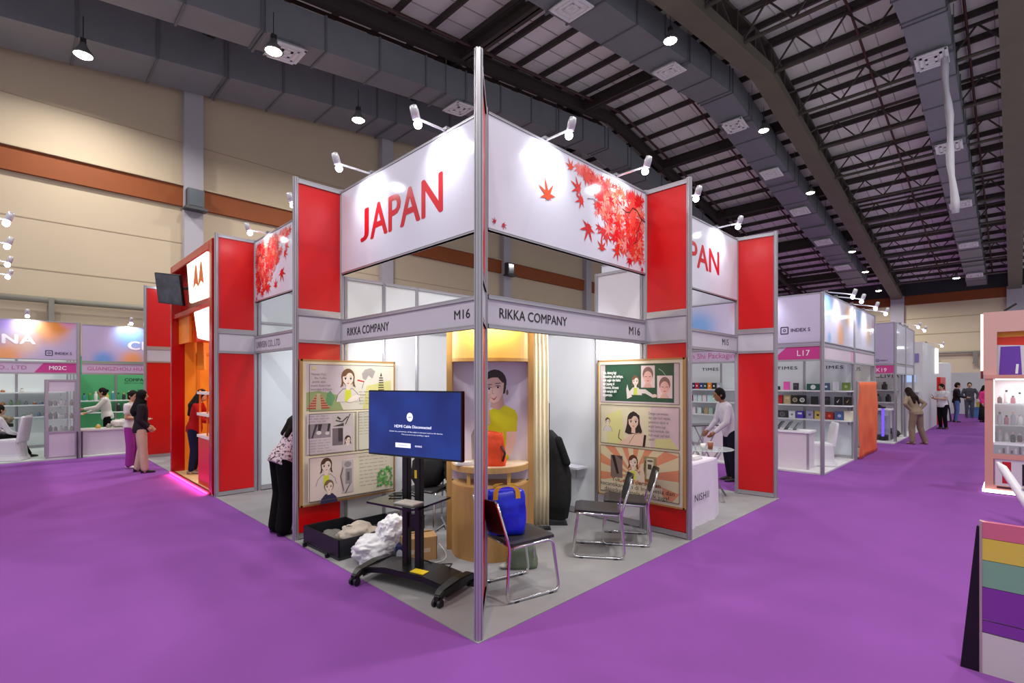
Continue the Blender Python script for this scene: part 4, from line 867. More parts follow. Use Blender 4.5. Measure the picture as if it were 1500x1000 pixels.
for x in (.02, .48, .93):
    for y in (.02, .38): g = B(); g.box(x-.012, x+.012, y-.012, y+.012, .8, 1.6); obj('upright', g, M('#f07a18', .4), sh_)
for z in (.80, 1.17, 1.53): g = B(); g.box(-.02, .97, -.02, .42, z, z+.045); obj('shelf_board', g, M('#ece4e0', .4), sh_)
for i, (x, z, cl, lb) in enumerate(((.42, 1.575, '#6a3f8c', 'small purple bottle on the top shelf of the red stand'), (.52, 1.575, '#7d4a9c', 'second purple bottle on the top shelf of the red stand'), (.62, 1.575, '#5d3a7c', 'third purple bottle on the top shelf of the red stand'))):
    t = thing('bottle', lb, 'bottle', (-.52+.12, 6.78-x-.05, .03+z), 0, 'bottles in the red stand'); g = B(); g.lathe([(.03, 0), (.034, .01), (.034, .09), (.014, .12), (.014, .135)], 10); obj('body', g, M(cl, .3), t, smooth=True); g = B(); g.lathe([(.017, .13), (.017, .16)], 10); obj('cap', g, M('#2c5a9c', .4), t)
g = B(); g.box(-.06, .06, -.04, .04, 0, .12); tag(obj('product_box', g, M('#4a1a20', .4), loc=(-.4, 6.1, .03+.845)), 'dark product box on the lowest board of the orange framed shelf', 'box')
g = B(); g.box(-.03, .03, -.03, .03, 0, .12); tag(obj('product_box', g, M('#6a3040', .4), loc=(-.4, 6.05, .03+1.215)), 'dark product box on the middle board of the orange framed shelf', 'box')

# ================================================================== LEFT: CHINA STALLS ALONG THE WALL
CY = 12.23
def gradmat(name, c1, c2, c3, sc=.9, r=.2, seed=0):
    key = ('grad', name)
    if key in MC: return MC[key]
    m = bpy.data.materials.new(name); m.use_nodes = True; nt = m.node_tree; b = nt.nodes['Principled BSDF']; b.inputs['Roughness'].default_value = r
    tc = nt.nodes.new('ShaderNodeTexCoord'); mp = nt.nodes.new('ShaderNodeMapping'); mp.inputs['Location'].default_value = (seed*1.3, seed*.7, seed)
    nz = nt.nodes.new('ShaderNodeTexNoise'); nz.inputs['Scale'].default_value = sc; nz.inputs['Detail'].default_value = 1
    rp = nt.nodes.new('ShaderNodeValToRGB'); e = rp.color_ramp.elements
    e[0].position = .3; e[0].color = lin(c2); e[1].position = .72; e[1].color = lin(c3); k = e.new(.47); k.color = lin(c1); k = e.new(.6); k.color = lin(c1)
    for p, q in ((tc.outputs['Object'], mp.inputs[0]), (mp.outputs[0], nz.inputs[0]), (nz.outputs[0], rp.inputs[0]), (rp.outputs[0], b.inputs['Base Color'])): nt.links.new(p, q)
    MC[key] = m; return m
def blobmat(name, base, blobs, r=.2):                # soft round colour fields of the printed banner
    m = bpy.data.materials.new(name); m.use_nodes = True; nt = m.node_tree; b = nt.nodes['Principled BSDF']; b.inputs['Roughness'].default_value = r
    tc = nt.nodes.new('ShaderNodeTexCoord'); last = None
    for x, z, rad_, col in blobs:
        d = nt.nodes.new('ShaderNodeVectorMath'); d.operation = 'DISTANCE'; d.inputs[1].default_value = (x, 0, z); nt.links.new(tc.outputs['Object'], d.inputs[0])
        mr = nt.nodes.new('ShaderNodeMapRange'); mr.interpolation_type = 'SMOOTHSTEP'; mr.inputs[1].default_value = rad_; mr.inputs[2].default_value = rad_*.2; nt.links.new(d.outputs['Value'], mr.inputs[0])
        mx = nt.nodes.new('ShaderNodeMixRGB'); nt.links.new(mr.outputs[0], mx.inputs[0]); mx.inputs[2].default_value = lin(col)
        if last: nt.links.new(last.outputs[0], mx.inputs[1])
        else: mx.inputs[1].default_value = lin(base)
        last = mx
    nt.links.new(last.outputs[0], b.inputs['Base Color']); return m
OB, BB, PB = '#e5a06c', '#7fa9e2', '#c98ab4'
LAV = blobmat('lavender_print', '#b9aecf', [(2.5, 2.95, .5, OB), (2.68, 3.05, .28, '#d98a3c'), (2.1, 2.6, .4, '#d8b8a8'), (1.8, 2.32, .4, OB), (2.85, 3.15, .25, PB), (1.75, 3.1, .35, '#a892dc')])
LAV2 = blobmat('lavender_print_blue', '#b9add0', [(.95, 2.9, .5, BB), (.42, 2.28, .32, '#6f9ede'), (.98, 2.3, .35, OB), (2.2, 2.8, .5, OB)])
LAV3 = blobmat('lavender_print_front', '#c8bfdc', [(4.85, 3.2, .5, OB), (4.7, 3.45, .4, PB), (3.7, 2.95, .6, BB), (5.0, 2.5, .35, '#a58fc8'), (2.6, 2.8, .6, OB)], .14)
LAV4 = blobmat('lavender_print_side', '#cfc8e2', [(.35, 3.3, .5, BB), (1.35, 2.72, .45, OB), (1.95, 3.2, .4, '#e2b08c'), (.45, 2.62, .2, BB)], .14)
LAV5 = blobmat('lavender_print_side_far', '#d2cce4', [(.5, 3.3, .4, BB), (1.5, 2.95, .45, '#e2b896'), (2.1, 3.2, .3, PB)], .14)
FASP = M('#c4b2cc', .35); PINKT = M('#c23a8e', .4); WTXT = M('#f2eef6', .4)
def logo(t, x, z, s, y=-.02):
    a = Art(); a.frame(x, x+s, z, z+s, s*.14, '#3a3450'); a.ell(x+s/2, z+s/2, s*.22, s*.22, '#3a3450'); a.ell(x+s/2, z+s/2, s*.11, s*.11, '#c0b4d2'); a.build('logo_mark', t, (0, y, 0)); text('INDEX S', t, x+s*1.35, z+s*.25, s*.5, M('#3a3450', .5), y=y-.003, bold=.03)
ch1 = header('lavender header panel with letters INA over the white stall on the left', -4.7, CY, 0, 3.0, 2.26, 3.13, LAV, 'stall_header'); text('CHINA', ch1, 2.28, 2.60, .2, WTXT, y=-.02, align='RIGHT', squash=1.25, bold=.06, ls=1.1); logo(ch1, 2.45, 2.36, .11)
ch2 = header('lavender and blue header panel over the green stall on the left', -1.66, CY, 0, 3.0, 2.24, 3.11, LAV2, 'stall_header'); text('CHINA', ch2, .88, 2.56, .2, WTXT, y=-.02, squash=1.25, bold=.06, ls=1.1)
fa = fascia('pink lettered fascia of the white stall with the magenta M02C tag', -4.7, CY, 0, 3.0, 1.94, 2.22, FASP); text('PLASTICS PRODUCTS CO., LTD', fa, 2.15, 2.04, .085, M('#b0569c', .5), y=-.014, align='RIGHT', squash=1.1); a = Art(); a.poly([(2.26, 1.97), (2.97, 1.97), (2.97, 2.195), (2.42, 2.195)], '#c23a8e'); a.build('tag_print', fa, (0, -.012, 0)); text('M02C', fa, 2.5, 2.04, .085, WTXT, y=-.016, bold=.03)
fb = fascia('pink lettered fascia of the green stall, reading GUANGZHOU HUAXIN', -1.66, CY, 0, 3.0, 1.94, 2.22, FASP); text('GUANGZHOU HUAXIN PO', fb, .12, 2.04, .085, M('#c05a9c', .5), y=-.014, squash=1.05)
for i, x in enumerate((-4.7, -1.69, 1.36)):
    t = thing('stall_post', ['aluminium post at the outer end of the white stall', 'aluminium post between the white and the green stall', 'aluminium post at the hidden end of the green stall'][i], 'post', (x, CY, 0)); post(t, 0, 0, 3.14, .035)
wall('white back wall of the left stall with product shelves', -4.7, 15.2, 0, [1.0, 1.0, 1.0], 2.5, M('#dde6e6', .4)); wall('white side wall between the white and the green stall', -1.69, 15.2, LX, [.98, .98, .98], 2.5, M('#d9e0e2', .4))
GRN = M('#4fa870', .5); gw = wall('green back wall of the stall with bottles and COMPANY PROFILE', -1.66, 15.2, 0, [1.0, 1.0, 1.0], 2.5, GRN); text('COMPANY PROFILE', gw, 1.2, 1.78, .09, M('#17402c', .5), y=-.012, bold=.03); text('BEAUTY AND CARE PRODUCTS', gw, 1.2, 1.71, .035, M('#17402c', .5), y=-.012); text('MADE FOR YOU', gw, 1.5, 1.5, .04, M('#17402c', .5), y=-.012); text('QUALITY PRODUCTS FOR DAILY CARE', gw, .1, 2.0, .04, M('#2c6a4a', .5), y=-.012)
def shelf(label, x, y, z, rz, L_, d=.3):
    t = thing('wall_shelf', label, 'shelf', (x, y, z), rz); g = B(); g.box(0, L_, -d, 0, -.03, 0); obj('board', g, M('#e3e6ea', .35), t)
    for q in (.1, L_-.1): g = B(); g.prism([(0, -.03), (-d*.7, -.03), (0, -.12)], q-.008, q+.008, Matrix(((0, 0, 1, 0), (1, 0, 0, 0), (0, 1, 0, 0), (0, 0, 0, 1)))); obj('bracket', g, ALU, t)
    return t
for z, lb in ((1.5, 'top'), (1.17, 'middle'), (.86, 'lowest')): shelf('white %s shelf on the back wall of the left stall' % lb, -4.6, 15.18, z, 0, 2.85)
jar = B(); jar.lathe([(.03, 0), (.034, .01), (.034, .05), (.02, .06)], 10); 
def small(name, label, loc, group, h, r, col, capc=None, kind='bottle'):
    t = thing(name, label, kind, loc, 0, group); k = (name, h, r)
    if k not in PM:
        g = B(); g.lathe([(r*.92, 0), (r, .01), (r, h*.66), (r*.45, h*.8), (r*.45, h*.84)], 10); b1 = finish('body', g, M('#ffffff'), smooth=True); g = B(); g.lathe([(r*.5, h*.82), (r*.5, h), (r*.1, h)], 10); PM[k] = (b1, finish('cap', g, M('#ffffff')))
    for nm, me, cc in (('body', PM[k][0], col), ('cap', PM[k][1], capc or '#e8e8e8')):
        o = inst(nm, me, t); o.material_slots[0].link = 'OBJECT'; o.material_slots[0].material = M(cc, .35)
    return t
jar.b.free()
rr = random.Random(5); JC = [('grey', '#77797c'), ('brown', '#7b5c48'), ('white', '#d0cfcb'), ('dark', '#3c3838'), ('amber', '#a5683e'), ('blue', '#6f86a2'), ('green', '#6e8a6a')]
ORD = ['first', 'second', 'third', 'fourth', 'fifth', 'sixth', 'seventh', 'eighth', 'ninth', 'tenth', 'eleventh', 'twelfth', 'thirteenth', 'fourteenth', 'fifteenth', 'sixteenth']
for z, nm, xs in ((1.17, 'middle', [-2.95, -2.8, -2.66, -2.52, -2.36, -2.24, -2.1, -1.98, -1.86]), (.86, 'lowest', [-2.56, -2.42, -2.28, -2.14, -2.0, -1.9]), (1.5, 'top', [-2.95, -2.6])):
    for i, x in enumerate(xs):
        cn_, cc = rr.choice(JC); small('jar', '%s jar, %s from the left on the %s shelf of the white stall' % (cn_, ORD[i], nm), (x, 15.02, z), 'jars in the white stall', rr.uniform(.07, .15), rr.choice((.035, .045)), cc, rr.choice(('#d8d8d8', '#505050', '#b09060')), 'jar')
dc = thing('display_cabinet', 'tall aluminium display cabinet with glass top part in the white stall', 'cabinet', (-2.23, 12.27, 0))
for x in (0, .5):
    for y in (0, .45): g = B(); g.box(x-.025, x+.025, y-.025, y+.025, 0, 1.82); obj('upright', g, ALU, dc)
for z in (.03, .60, 1.78):
    for q in ((.025, .475, -.02, .02), (.025, .475, .43, .47)): g = B(); g.box(q[0], q[1], q[2], q[3], z, z+.04); obj('frame_rail', g, ALU, dc)
g = B(); g.box(.025, .475, -.005, .005, .07, .6); obj('front_panel', g, M('#cfc3d6', .4), dc); g = B(); g.box(.025, .475, -.004, .004, 1.55, 1.78); obj('top_panel', g, M('#cfc6d8', .4), dc); g = B(); g.box(.025, .475, -.003, .003, .64, 1.55); obj('glass_pane', g, GLASS, dc)
for z in (.64, .92, 1.22): g = B(); g.box(.02, .48, .02, .44, z-.012, z); obj('glass_shelf', g, M('#cfd6d8', .1, alpha=.6), dc)
k = 0
for z, nm in ((.641, 'lowest'), (.921, 'middle'), (1.221, 'upper')):
    for i in range(5): small('jar', 'small %s jar, %s from the left on the %s shelf of the display cabinet' % (['dark', 'silver', 'dark', 'amber', 'silver'][(i+k) % 5], ORD[i], nm), (-2.16+i*.09, 12.27+.12+.16*(i % 2), z), 'jars in the display cabinet', rr.uniform(.08, .16), .035, ['#3c3c42', '#8e9096', '#4a4a50', '#7a6a58', '#a2a4a8'][(i+k) % 5], '#6a6a70', 'jar'); k += 1
cc_ = thing('stall_counter', 'white counter with a light top in front of the green stall', 'counter', (-1.62, 12.42, 0)); g = B(); g.box(0, 2.2, 0, .5, .03, .60); obj('front_panel', g, M('#cfc4d6', .4), cc_); g = B(); g.box(-.03, 2.23, -.03, .53, .60, .64); obj('counter_top', g, M('#dcd8d4', .35), cc_)
for x in (0, 2.2): g = B(); g.box(x-.025, x+.025, -.02, .03, 0, .6); obj('edge_post', g, ALU, cc_)
for x, lb in ((-1.735, 'left'), (-1.655, 'right')): g = B(); g.box(-.012, .012, -.02, .02, 0, .62); tag(obj('dark_pole', g, M('#3a3242', .5), loc=(x+.02, 12.17, 0)), 'short dark pole at the foot of the post between the stalls, %s of the pair' % lb, 'pole')
for z, lb in ((1.25, 'upper'), (.92, 'lower')): shelf('pale %s shelf with bottles on the green back wall' % lb, -1.6, 15.16, z, 0, 2.8, .28)
BC = [('yellow', '#c9b44a'), ('white', '#e2e4e4'), ('black', '#2a2c30'), ('teal', '#3a8a90'), ('blue', '#3f7ac2'), ('red', '#b0483a'), ('green', '#3f8a55'), ('pink', '#b05a84')]
for i in range(15): cn_, cc = BC[(i*3+i//4) % 8]; small('bottle', '%s bottle, %s from the left on the upper green stall shelf' % (cn_, ORD[i]), (-1.5+i*.125, 15.0, 1.25), 'bottles in the green stall', .2+.05*(i % 3 == 0), .042, cc, ['#f0f0f0', '#202020', '#d0b040'][i % 3])
for i in range(8): cn_, cc = [('black', '#26282a'), ('olive', '#5c5a34'), ('white', '#dcdcd4')][i % 3]; small('bottle', '%s bottle, %s from the left on the lower green stall shelf' % (cn_, ORD[i]), (-.62+i*.13, 15.0, .92), 'bottles in the green stall', .23, .045, cc, '#e4e0d8')
lump('clear_bag', 'pile of clear plastic bags on the counter of the green stall', 'bag', (-.85, 12.65, .64), (.22, .15, .2), M('#cfcbc4', .3, var=.2, scale=10), 21, .3, 2.5, 3, crump=.2)
for i, (x, cl) in enumerate(((-1.3, '#c8a23e'), (-1.1, '#8e8a86'), (-.6, '#b8b0a8'))): small('tub', '%s tub on the counter of the green stall' % ['golden', 'grey', 'pale'][i], (x, 12.6, .64), 'tubs on the green stall counter', .1, .05, cl, '#e8e4dc', 'tub')
def cover_chair(label, loc, rz, h=.92):
    t = thing('covered_chair', label, 'chair', loc, rz); b = B(); R = []
    for z, x0, x1, wd in ((0, -.3, .26, .24), (.12, -.25, .2, .2), (.3, -.23, .2, .205), (.44, -.22, .22, .215), (.47, -.2, .21, .205)):
        R.append([(x0, -wd, z), (x1, -wd, z), (x1+.02, 0, z), (x1, wd, z), (x0, wd, z), (x0-.02, 0, z)])
    b.loft(R); obj('seat_cover', b, M('#dcdce2', .8), t, smooth=False, bevel=.015)
    b = B(); R = []
    for z, x0, th, wd in ((.4, -.2, .06, .205), (.6, -.23, .06, .205), (.8, -.265, .055, .2), (h-.03, -.285, .05, .19), (h, -.29, .03, .17)):
        R.append([(x0-th, -wd, z), (x0, -wd, z), (x0+.012, 0, z), (x0, wd, z), (x0-th, wd, z)])
    b.loft(R); obj('back_cover', b, M('#dcdce2', .8), t, bevel=.012); return t
cover_chair('white covered chair at the left edge of the white stall', (-2.83, 12.62, .03), rad(155), .98)
st_t = thing('glass_counter', 'small glass table with a tray of samples at the left edge', 'table', (-3.75, 13.0, .03)); g = B(); g.box(-.4, .4, -.25, .25, .7, .72); obj('top', g, M('#b8ccc8', .1, alpha=.6), st_t)
for x in (-.36, .36):
    for y in (-.2, .2): g = B(); g.tube([(x, y, 0), (x, y, .7)], .014, 6); obj('leg', g, CHROME, st_t)
lump('sample_tray', 'heap of brown product samples at the left edge of the white stall', 'samples', (-2.96, 13.35, .80), (.2, .15, .2), M('#6c5c40', .7, h2='#a89a86', scale=14), 31, .3, 3, 3)
t = thing('sample_stand', 'dark stand carrying the heap of brown samples', 'stand', (-2.96, 13.35, .03)); g = B(); g.box(-.2, .2, -.15, .15, .70, .77); obj('tray', g, M('#2a2622', .5), t); g = B(); g.box(-.03, .03, -.03, .03, .0, .7); g.box(-.15, .15, -.1, .1, 0, .02); obj('stem', g, DARK, t)
for x, y, z, lb in ((-2.55, 12.2, 3.14, 'stall spotlight glowing on the lavender header with letters INA'), (-.75, 12.2, 3.12, 'stall spotlight glowing on the blue header of the green stall')):
    arm_light(lb, (x, y, z+.02), (x, y-.3, z+.08), True)
arm_light('small glowing spotlight beside the farthest red fin on the left', (-.1, 11.1, 4.02), (-.3, 10.8, 4.05), False)

# ================================================================== RIGHT: L ROW
LZ0, LZ1 = 2.52, 3.47
hd = header('lavender header panel of the TIMES stand facing the red fins', 8.1, 5.6, LX, 6.14, LZ0, LZ1, LAV3, 'stall_header'); logo(hd, 5.42, 2.72, .13); text('CHINA', hd, 2.35, 2.85, .24, WTXT, y=-.02, squash=1.2, bold=.06)
hd = header('pale lavender side header of the TIMES stand along the aisle', 8.1, -.54, 0, 2.55, LZ0, LZ1, LAV4, 'stall_header'); hd2 = header('second pale side header along the aisle, beyond the TIMES stand', 10.7, -.54, 0, 2.3, LZ0, LZ1, LAV5, 'stall_header')
fa = fascia('fascia of the TIMES stand with pink lettering and magenta L17 tag', 8.1, 5.6, LX, 6.14, 2.17, 2.48, FASP); text('Guangzhou Tian Shi Packaging', fa, 3.55, 2.28, .12, M('#c45a9c', .5), y=-.014, align='CENTER'); a = Art(); a.poly([(5.25, 2.205), (6.1, 2.205), (6.1, 2.45), (5.52, 2.45)], '#c93a8c'); a.build('tag_print', fa, (0, -.012, 0)); text('L17', fa, 5.7, 2.275, .11, WTXT, y=-.016)
fa = fascia('pale pink side fascia of the TIMES stand along the aisle', 8.1, -.54, 0, 2.55, 2.17, 2.48, M('#d8c4d2', .3)); a = Art(); a.rect(2.3, 2.5, 2.205, 2.45, '#e39ac0'); a.build('tag_print', fa, (0, -.012, 0))
fascia('second pale pink side fascia along the aisle, beyond the TIMES stand', 10.7, -.54, 0, 2.3, 2.17, 2.48, M('#d8c4d2', .3))
for x, y, lb in ((8.1, -.54, 'corner post of the TIMES stand at the aisle'), (10.7, -.54, 'post at the back of the TIMES stand beside the orange banner'), (13.0, -.54, 'post at the far end of the second side header'), (8.1, 2.5, 'post in the front of the TIMES stand seen through booth M15')):
    t = thing('stall_post', lb, 'post', (x, y, 0)); post(t, 0, 0, 3.48, .035)
tw = wall('white back wall of the TIMES stand', 10.72, 5.46, LX, [1.0]*6, 2.5, M('#d3dde2', .4))
for x in (5.57, 4.62, 2.70): text('TIMES', tw, x, 2.07, .075, M('#3c4650', .5), y=-.012, align='CENTER', fit=.46, bold=.02, ls=1.15)
SZ = (1.57, 1.235, .90)
for z, lb in zip(SZ, ('upper', 'middle', 'lower')): shelf('white %s shelf with boxes along the TIMES back wall' % lb, 10.70, 5.3, z, LX, 5.85, .3)
from mathutils import geometry
def px_y(px, X=10.58):                               # where a sight line of the plan meets the shelf
    t = (px-750)/735.8; dx = .7061+.7081*t; dy = .7081-.7061*t; return CAM.y+dy*(X-CAM.x)/dx
def gift(label, y, z, w_, h_, col, mark=None, mc='#e8e8e8'):
    t = thing('gift_box', label, 'box', (10.56, y, z), LX, 'boxes on the TIMES shelves'); g = B(); g.box(-w_/2, w_/2, -.035, .035, 0, h_); obj('carton', g, M(col, .4), t, bevel=.004)
    if mark:
        a = Art()
        if mark == 'disc': a.ell(0, h_*.48, min(w_, h_)*.36, min(w_, h_)*.36, mc); a.ell(0, h_*.48, min(w_, h_)*.2, min(w_, h_)*.2, col); a.ell(0, h_*.48, min(w_, h_)*.1, min(w_, h_)*.1, mc)
        elif mark == 'dot': a.ell(0, h_*.5, w_*.2, w_*.2, mc)
        elif mark == 'tick': a.poly([(-w_*.25, h_*.55), (-w_*.1, h_*.4), (w_*.22, h_*.8), (-w_*.08, h_*.28)], mc)
        elif mark == 'label': a.rect(-w_*.3, w_*.3, h_*.55, h_*.8, mc)
        a.build('print', t, (0, -.0355, 0))
    return t
for px, zi, w_, h_, cn_, col, mk, mc in ((1141, 0, .06, .09, 'tiny black', '#22242a', None, 0), (1153, 0, .13, .2, 'hot pink', '#e65ab4', None, 0), (1166.5, 0, .11, .17, 'black', '#33343c', 'label', '#55565c'), (1192, 0, .27, .15, 'wide dark green', '#1f5c52', 'dot', '#dfe6e2'), (1211, 0, .13, .17, 'blue grey', '#4a5a80', 'dot', '#dfe6f0'), (1225, 0, .12, .2, 'white', '#e8ecf4', None, 0), (1240, 0, .16, .18, 'olive green', '#66803a', 'dot', '#a0b070'),
    (1144, 1, .09, .21, 'red', '#c01824', None, 0), (1154, 1, .15, .21, 'gold', '#b5a878', 'label', '#d0c49a'), (1165.5, 1, .15, .21, 'black and gold', '#26241f', 'disc', '#b0a890'), (1176, 1, .15, .21, 'black with white rings', '#1c1c1c', 'disc', '#dcdcd8'), (1193.5, 1, .14, .19, 'plain black', '#222024', None, 0), (1211, 1, .13, .19, 'dull black', '#232328', 'label', '#3a3a40'), (1228.5, 1, .15, .19, 'black with a white tick', '#141414', 'tick', '#f0f0f0'), (1242.5, 1, .15, .19, 'black with a golden tick', '#161512', 'tick', '#b0a040'),
    (1147, 2, .22, .17, 'wide charcoal', '#35343a', 'disc', '#6a6870'), (1161, 2, .14, .17, 'white with grey mark', '#e4e4ea', 'dot', '#8e9098'), (1172.5, 2, .14, .17, 'violet and white', '#5a3cc0', 'label', '#e8e4f4'), (1187, 2, .15, .19, 'pale lilac', '#a9a8c6', 'dot', '#5a5a8c'), (1199, 2, .14, .19, 'yellow gold', '#d0b45a', 'dot', '#3a3020'), (1216, 2, .16, .17, 'dark red', '#a0241c', 'dot', '#e06a4a'), (1230.5, 2, .18, .19, 'steel blue', '#4a6498', 'dot', '#b0c0e0'), (1243.5, 2, .17, .21, 'cream', '#dcd8c4', None, 0)):
    gift('%s box on the %s shelf of the TIMES stand' % (cn_, ('upper', 'middle', 'lower')[zi]), px_y(px), SZ[zi], w_, h_, col, mk, mc)
for i, (px, zi, cn_, col) in enumerate(((1011.5, 0, 'mauve', '#b28aa8'), (1017, 0, 'navy', '#222a5a'), (1022, 0, 'crimson', '#b81a34'), (1028.5, 0, 'royal blue', '#243a7a'), (1034, 0, 'dark green', '#2c4a3c'), (1040.5, 0, 'orange', '#ee8a22'), (1047, 0, 'black green', '#18302c'), (1054, 0, 'silver', '#a8acb8'),
    (1012.5, 1, 'red', '#c8322e'), (1019.5, 1, 'pale blue', '#c4dcea'), (1026, 1, 'mint', '#cfe8e4'), (1033, 1, 'blush', '#e4d4dc'), (1040, 1, 'aqua', '#c0e4ea'), (1046, 1, 'sea green', '#b8e0d4'), (1052, 1, 'ivory', '#e2e2d4'),
    (1017, 2, 'white', '#e6e0e6'), (1025.5, 2, 'ice blue', '#d2e8e8'), (1035.5, 2, 'tan', '#b8a078'), (1042, 2, 'sage', '#a8c4b4'), (1051.5, 2, 'tall white', '#eeeaf0'), (1056, 2, 'narrow white', '#f0ecf2'))):
    gift('small %s box on the %s TIMES shelf seen through booth M15' % (cn_, ('upper', 'middle', 'lower')[zi]), px_y(px), SZ[zi], .11 if i < 19 else .06, .17 if i != 19 else .24, col, 'dot' if i < 15 else None, '#e8e4e8')
lc = thing('stall_counter', 'white counter with aluminium edges at the TIMES stand', 'counter', (8.35, 1.9, .03), LX)
g = B(); g.box(0, 2.13, 0, .45, 0, .72); obj('front_panel', g, M('#d6cad4', .4), lc); g = B(); g.box(-.02, 2.16, -.03, .47, .72, .76); obj('counter_top', g, M('#ececf0', .3), lc)
for x in (0, 2.13): g = B(); g.box(x-.02, x+.02, -.01, .03, 0, .72); obj('edge_post', g, ALU, lc)
bk = thing('dark_pouches', 'row of dark grey pouches leaning on the TIMES counter', 'pouches', (8.5, .45, .79), LX); 
for i in range(5): g = B(); m_ = Matrix.Translation((i*.16-.25, 0, 0)) @ Matrix.Rotation(rad(35), 4, 'Y'); g.box(-.012, .012, -.09, .09, 0, .2, m_); obj('pouch', g, M(['#4e555a', '#5d666a', '#3c4246'][i % 3], .4), bk)
lump('white_bag', 'white plastic bag at the left end of the TIMES counter', 'bag', (8.5, .98, .79), (.14, .14, .2), M('#e6e8ee', .4), 41, .15, 2, 3)
cover_chair('white covered chair at the corner post of the TIMES stand', (9.2, -.2, .03), rad(120), .9)
# orange banner cloth
g = B(); R = []
for i in range(33):
    x = 10.78+i*2.12/32; col = []
    for j in range(21):
        z = .02+1.74*j/20; s = abs(math.sin((i/32)*2.1*PI+j*.12)); y = -.62-.03*noise.noise(Vector((x*2.4, z*2.2, 0)))-.025*max(0, math.sin((x-10.6)*3.6+z*3.2))*(1-z/1.9)-.012*s; col.append((x+.012*(1-z/1.8)*math.sin(i*.7), y, z))
    R.append(col)
t = thing('orange_banner', 'wrinkled orange cloth hung over the side of the stand after TIMES', 'banner'); b = B(); b.loft(R, cap=False, closed=False); c = obj('cloth', b, M('#f4640f', .5, var=.05, scale=2), t, smooth=True); c.modifiers.new('thick', 'SOLIDIFY').thickness = .008
g = B(); g.box(10.76, 12.92, -.6, -.57, 1.755, 1.785); g.box(10.76, 10.79, -.6, -.57, 0, 1.76); g.box(12.89, 12.92, -.6, -.57, 0, 1.76); obj('support_frame', g, ALU, t)
w2 = wall('white back wall behind the orange banner', 12.98, 4.5, LX, [1.0]*5, 2.3, M('#d2d4d6', .4)); text('PIAYUS', w2, 4.35, 2.06, .09, M('#4a4a4a', .5), y=-.012)
# ---- K19 stand
hd = header('lavender header panel of the K19 stand facing the TIMES stand', 15.4, 3, LX, 3.66, 2.28, 3.5, M('#b4a6c6', .3), 'stall_header'); logo(hd, 3.2, 2.36, .07)
header('white side header of the K19 stand along the aisle', 15.4, -.66, 0, 3.6, 2.3, 3.5, M('#cfcbe0', .14), 'stall_header')
fa = fascia('fascia of the K19 stand with a magenta tag', 15.4, 3, LX, 3.66, 1.98, 2.28, FASP); a = Art(); a.poly([(2.95, 2.0), (3.62, 2.0), (3.62, 2.25), (3.1, 2.25)], '#c93a8c'); a.build('tag_print', fa, (0, -.012, 0)); text('K19', fa, 3.2, 2.06, .11, WTXT, y=-.016)
fascia('white side fascia of the K19 stand along the aisle', 15.4, -.66, 0, 3.6, 1.98, 2.28, M('#d6d0de', .3))
for x, lb in ((15.4, 'corner post of the K19 stand at the aisle'), (17.2, 'middle post on the aisle side of the K19 stand'), (19.0, 'far post on the aisle side of the K19 stand')): t = thing('stall_post', lb, 'post', (x, -.66, 0)); post(t, 0, 0, 3.5, .035)
kw = wall('white back wall of the K19 stand with dark fixtures', 17.9, 3, LX, [1.2, 1.2, 1.1], 2.4, M('#d4d2d2', .4)); text('BYCLIVIA', kw, 2.95, 1.9, .16, M('#4a4446', .5), y=-.012, align='CENTER')
for z, lb in ((1.5, 'upper'), (1.1, 'lower')): shelf('white %s shelf with dark goods in the K19 stand' % lb, 17.88, 2.9, z, LX, 3.3, .35)
for i in range(16):
    z = (1.5, 1.1)[i % 2]; small('bottle', '%s goods item, %s along the %s shelf of the K19 stand' % (['black', 'grey', 'dark'][i % 3], ORD[i//2], ('upper', 'lower')[i % 2]), (17.7, 1.9-.28*(i//2)-.1*(i % 2), z), 'goods on the K19 shelves', .26, .08, ['#1e1e20', '#6e6e70', '#34302e'][i % 3], '#3a3a3a')
kt = thing('glass_showcase', 'knee-high glass showcase under a white cloth in the K19 stand', 'showcase', (15.55, .55, .03), LX)
for x in (0, 1.05):
    for y in (0, .6): g = B(); g.box(x-.02, x+.02, y-.02, y+.02, 0, .88); obj('upright', g, ALU, kt)
g = B(); g.box(-.03, 1.08, -.03, .63, .88, .92); obj('top', g, M('#dcd8de', .5), kt); g = B(); g.box(0, 1.05, 0, .6, 0, .16); obj('base', g, M('#3c3a3c', .5), kt); g = B(); g.box(.02, 1.03, -.004, .004, .16, .88); obj('glass_pane', g, GLASS, kt); g = B(); g.box(.1, .95, .3, .5, .16, .7); obj('goods_stack', g, M('#8e8a92', .5, var=.4, scale=9), kt)
lp = thing('violet_lamp', 'glowing violet light column at the corner of the K19 showcase', 'lamp', (15.5, -.35, .03)); g = B(); g.lathe([(.035, .12), (.035, .95)], 12); obj('tube', g, M('#7a5af0', .4, e=1.1), lp); g = B(); g.lathe([(.08, 0), (.08, .12)], 12); g.lathe([(.07, .95), (.07, 1.0)], 12); obj('end_cap', g, DARK, lp)
bags = lump('dark_bags', 'heap of dark bags on the floor at the corner of the K19 stand', 'bags', (17.1, -.35, .03), (.3, .2, .25), M('#1d1b20', .7, var=.4, scale=6), 51, .3, 2, 3)
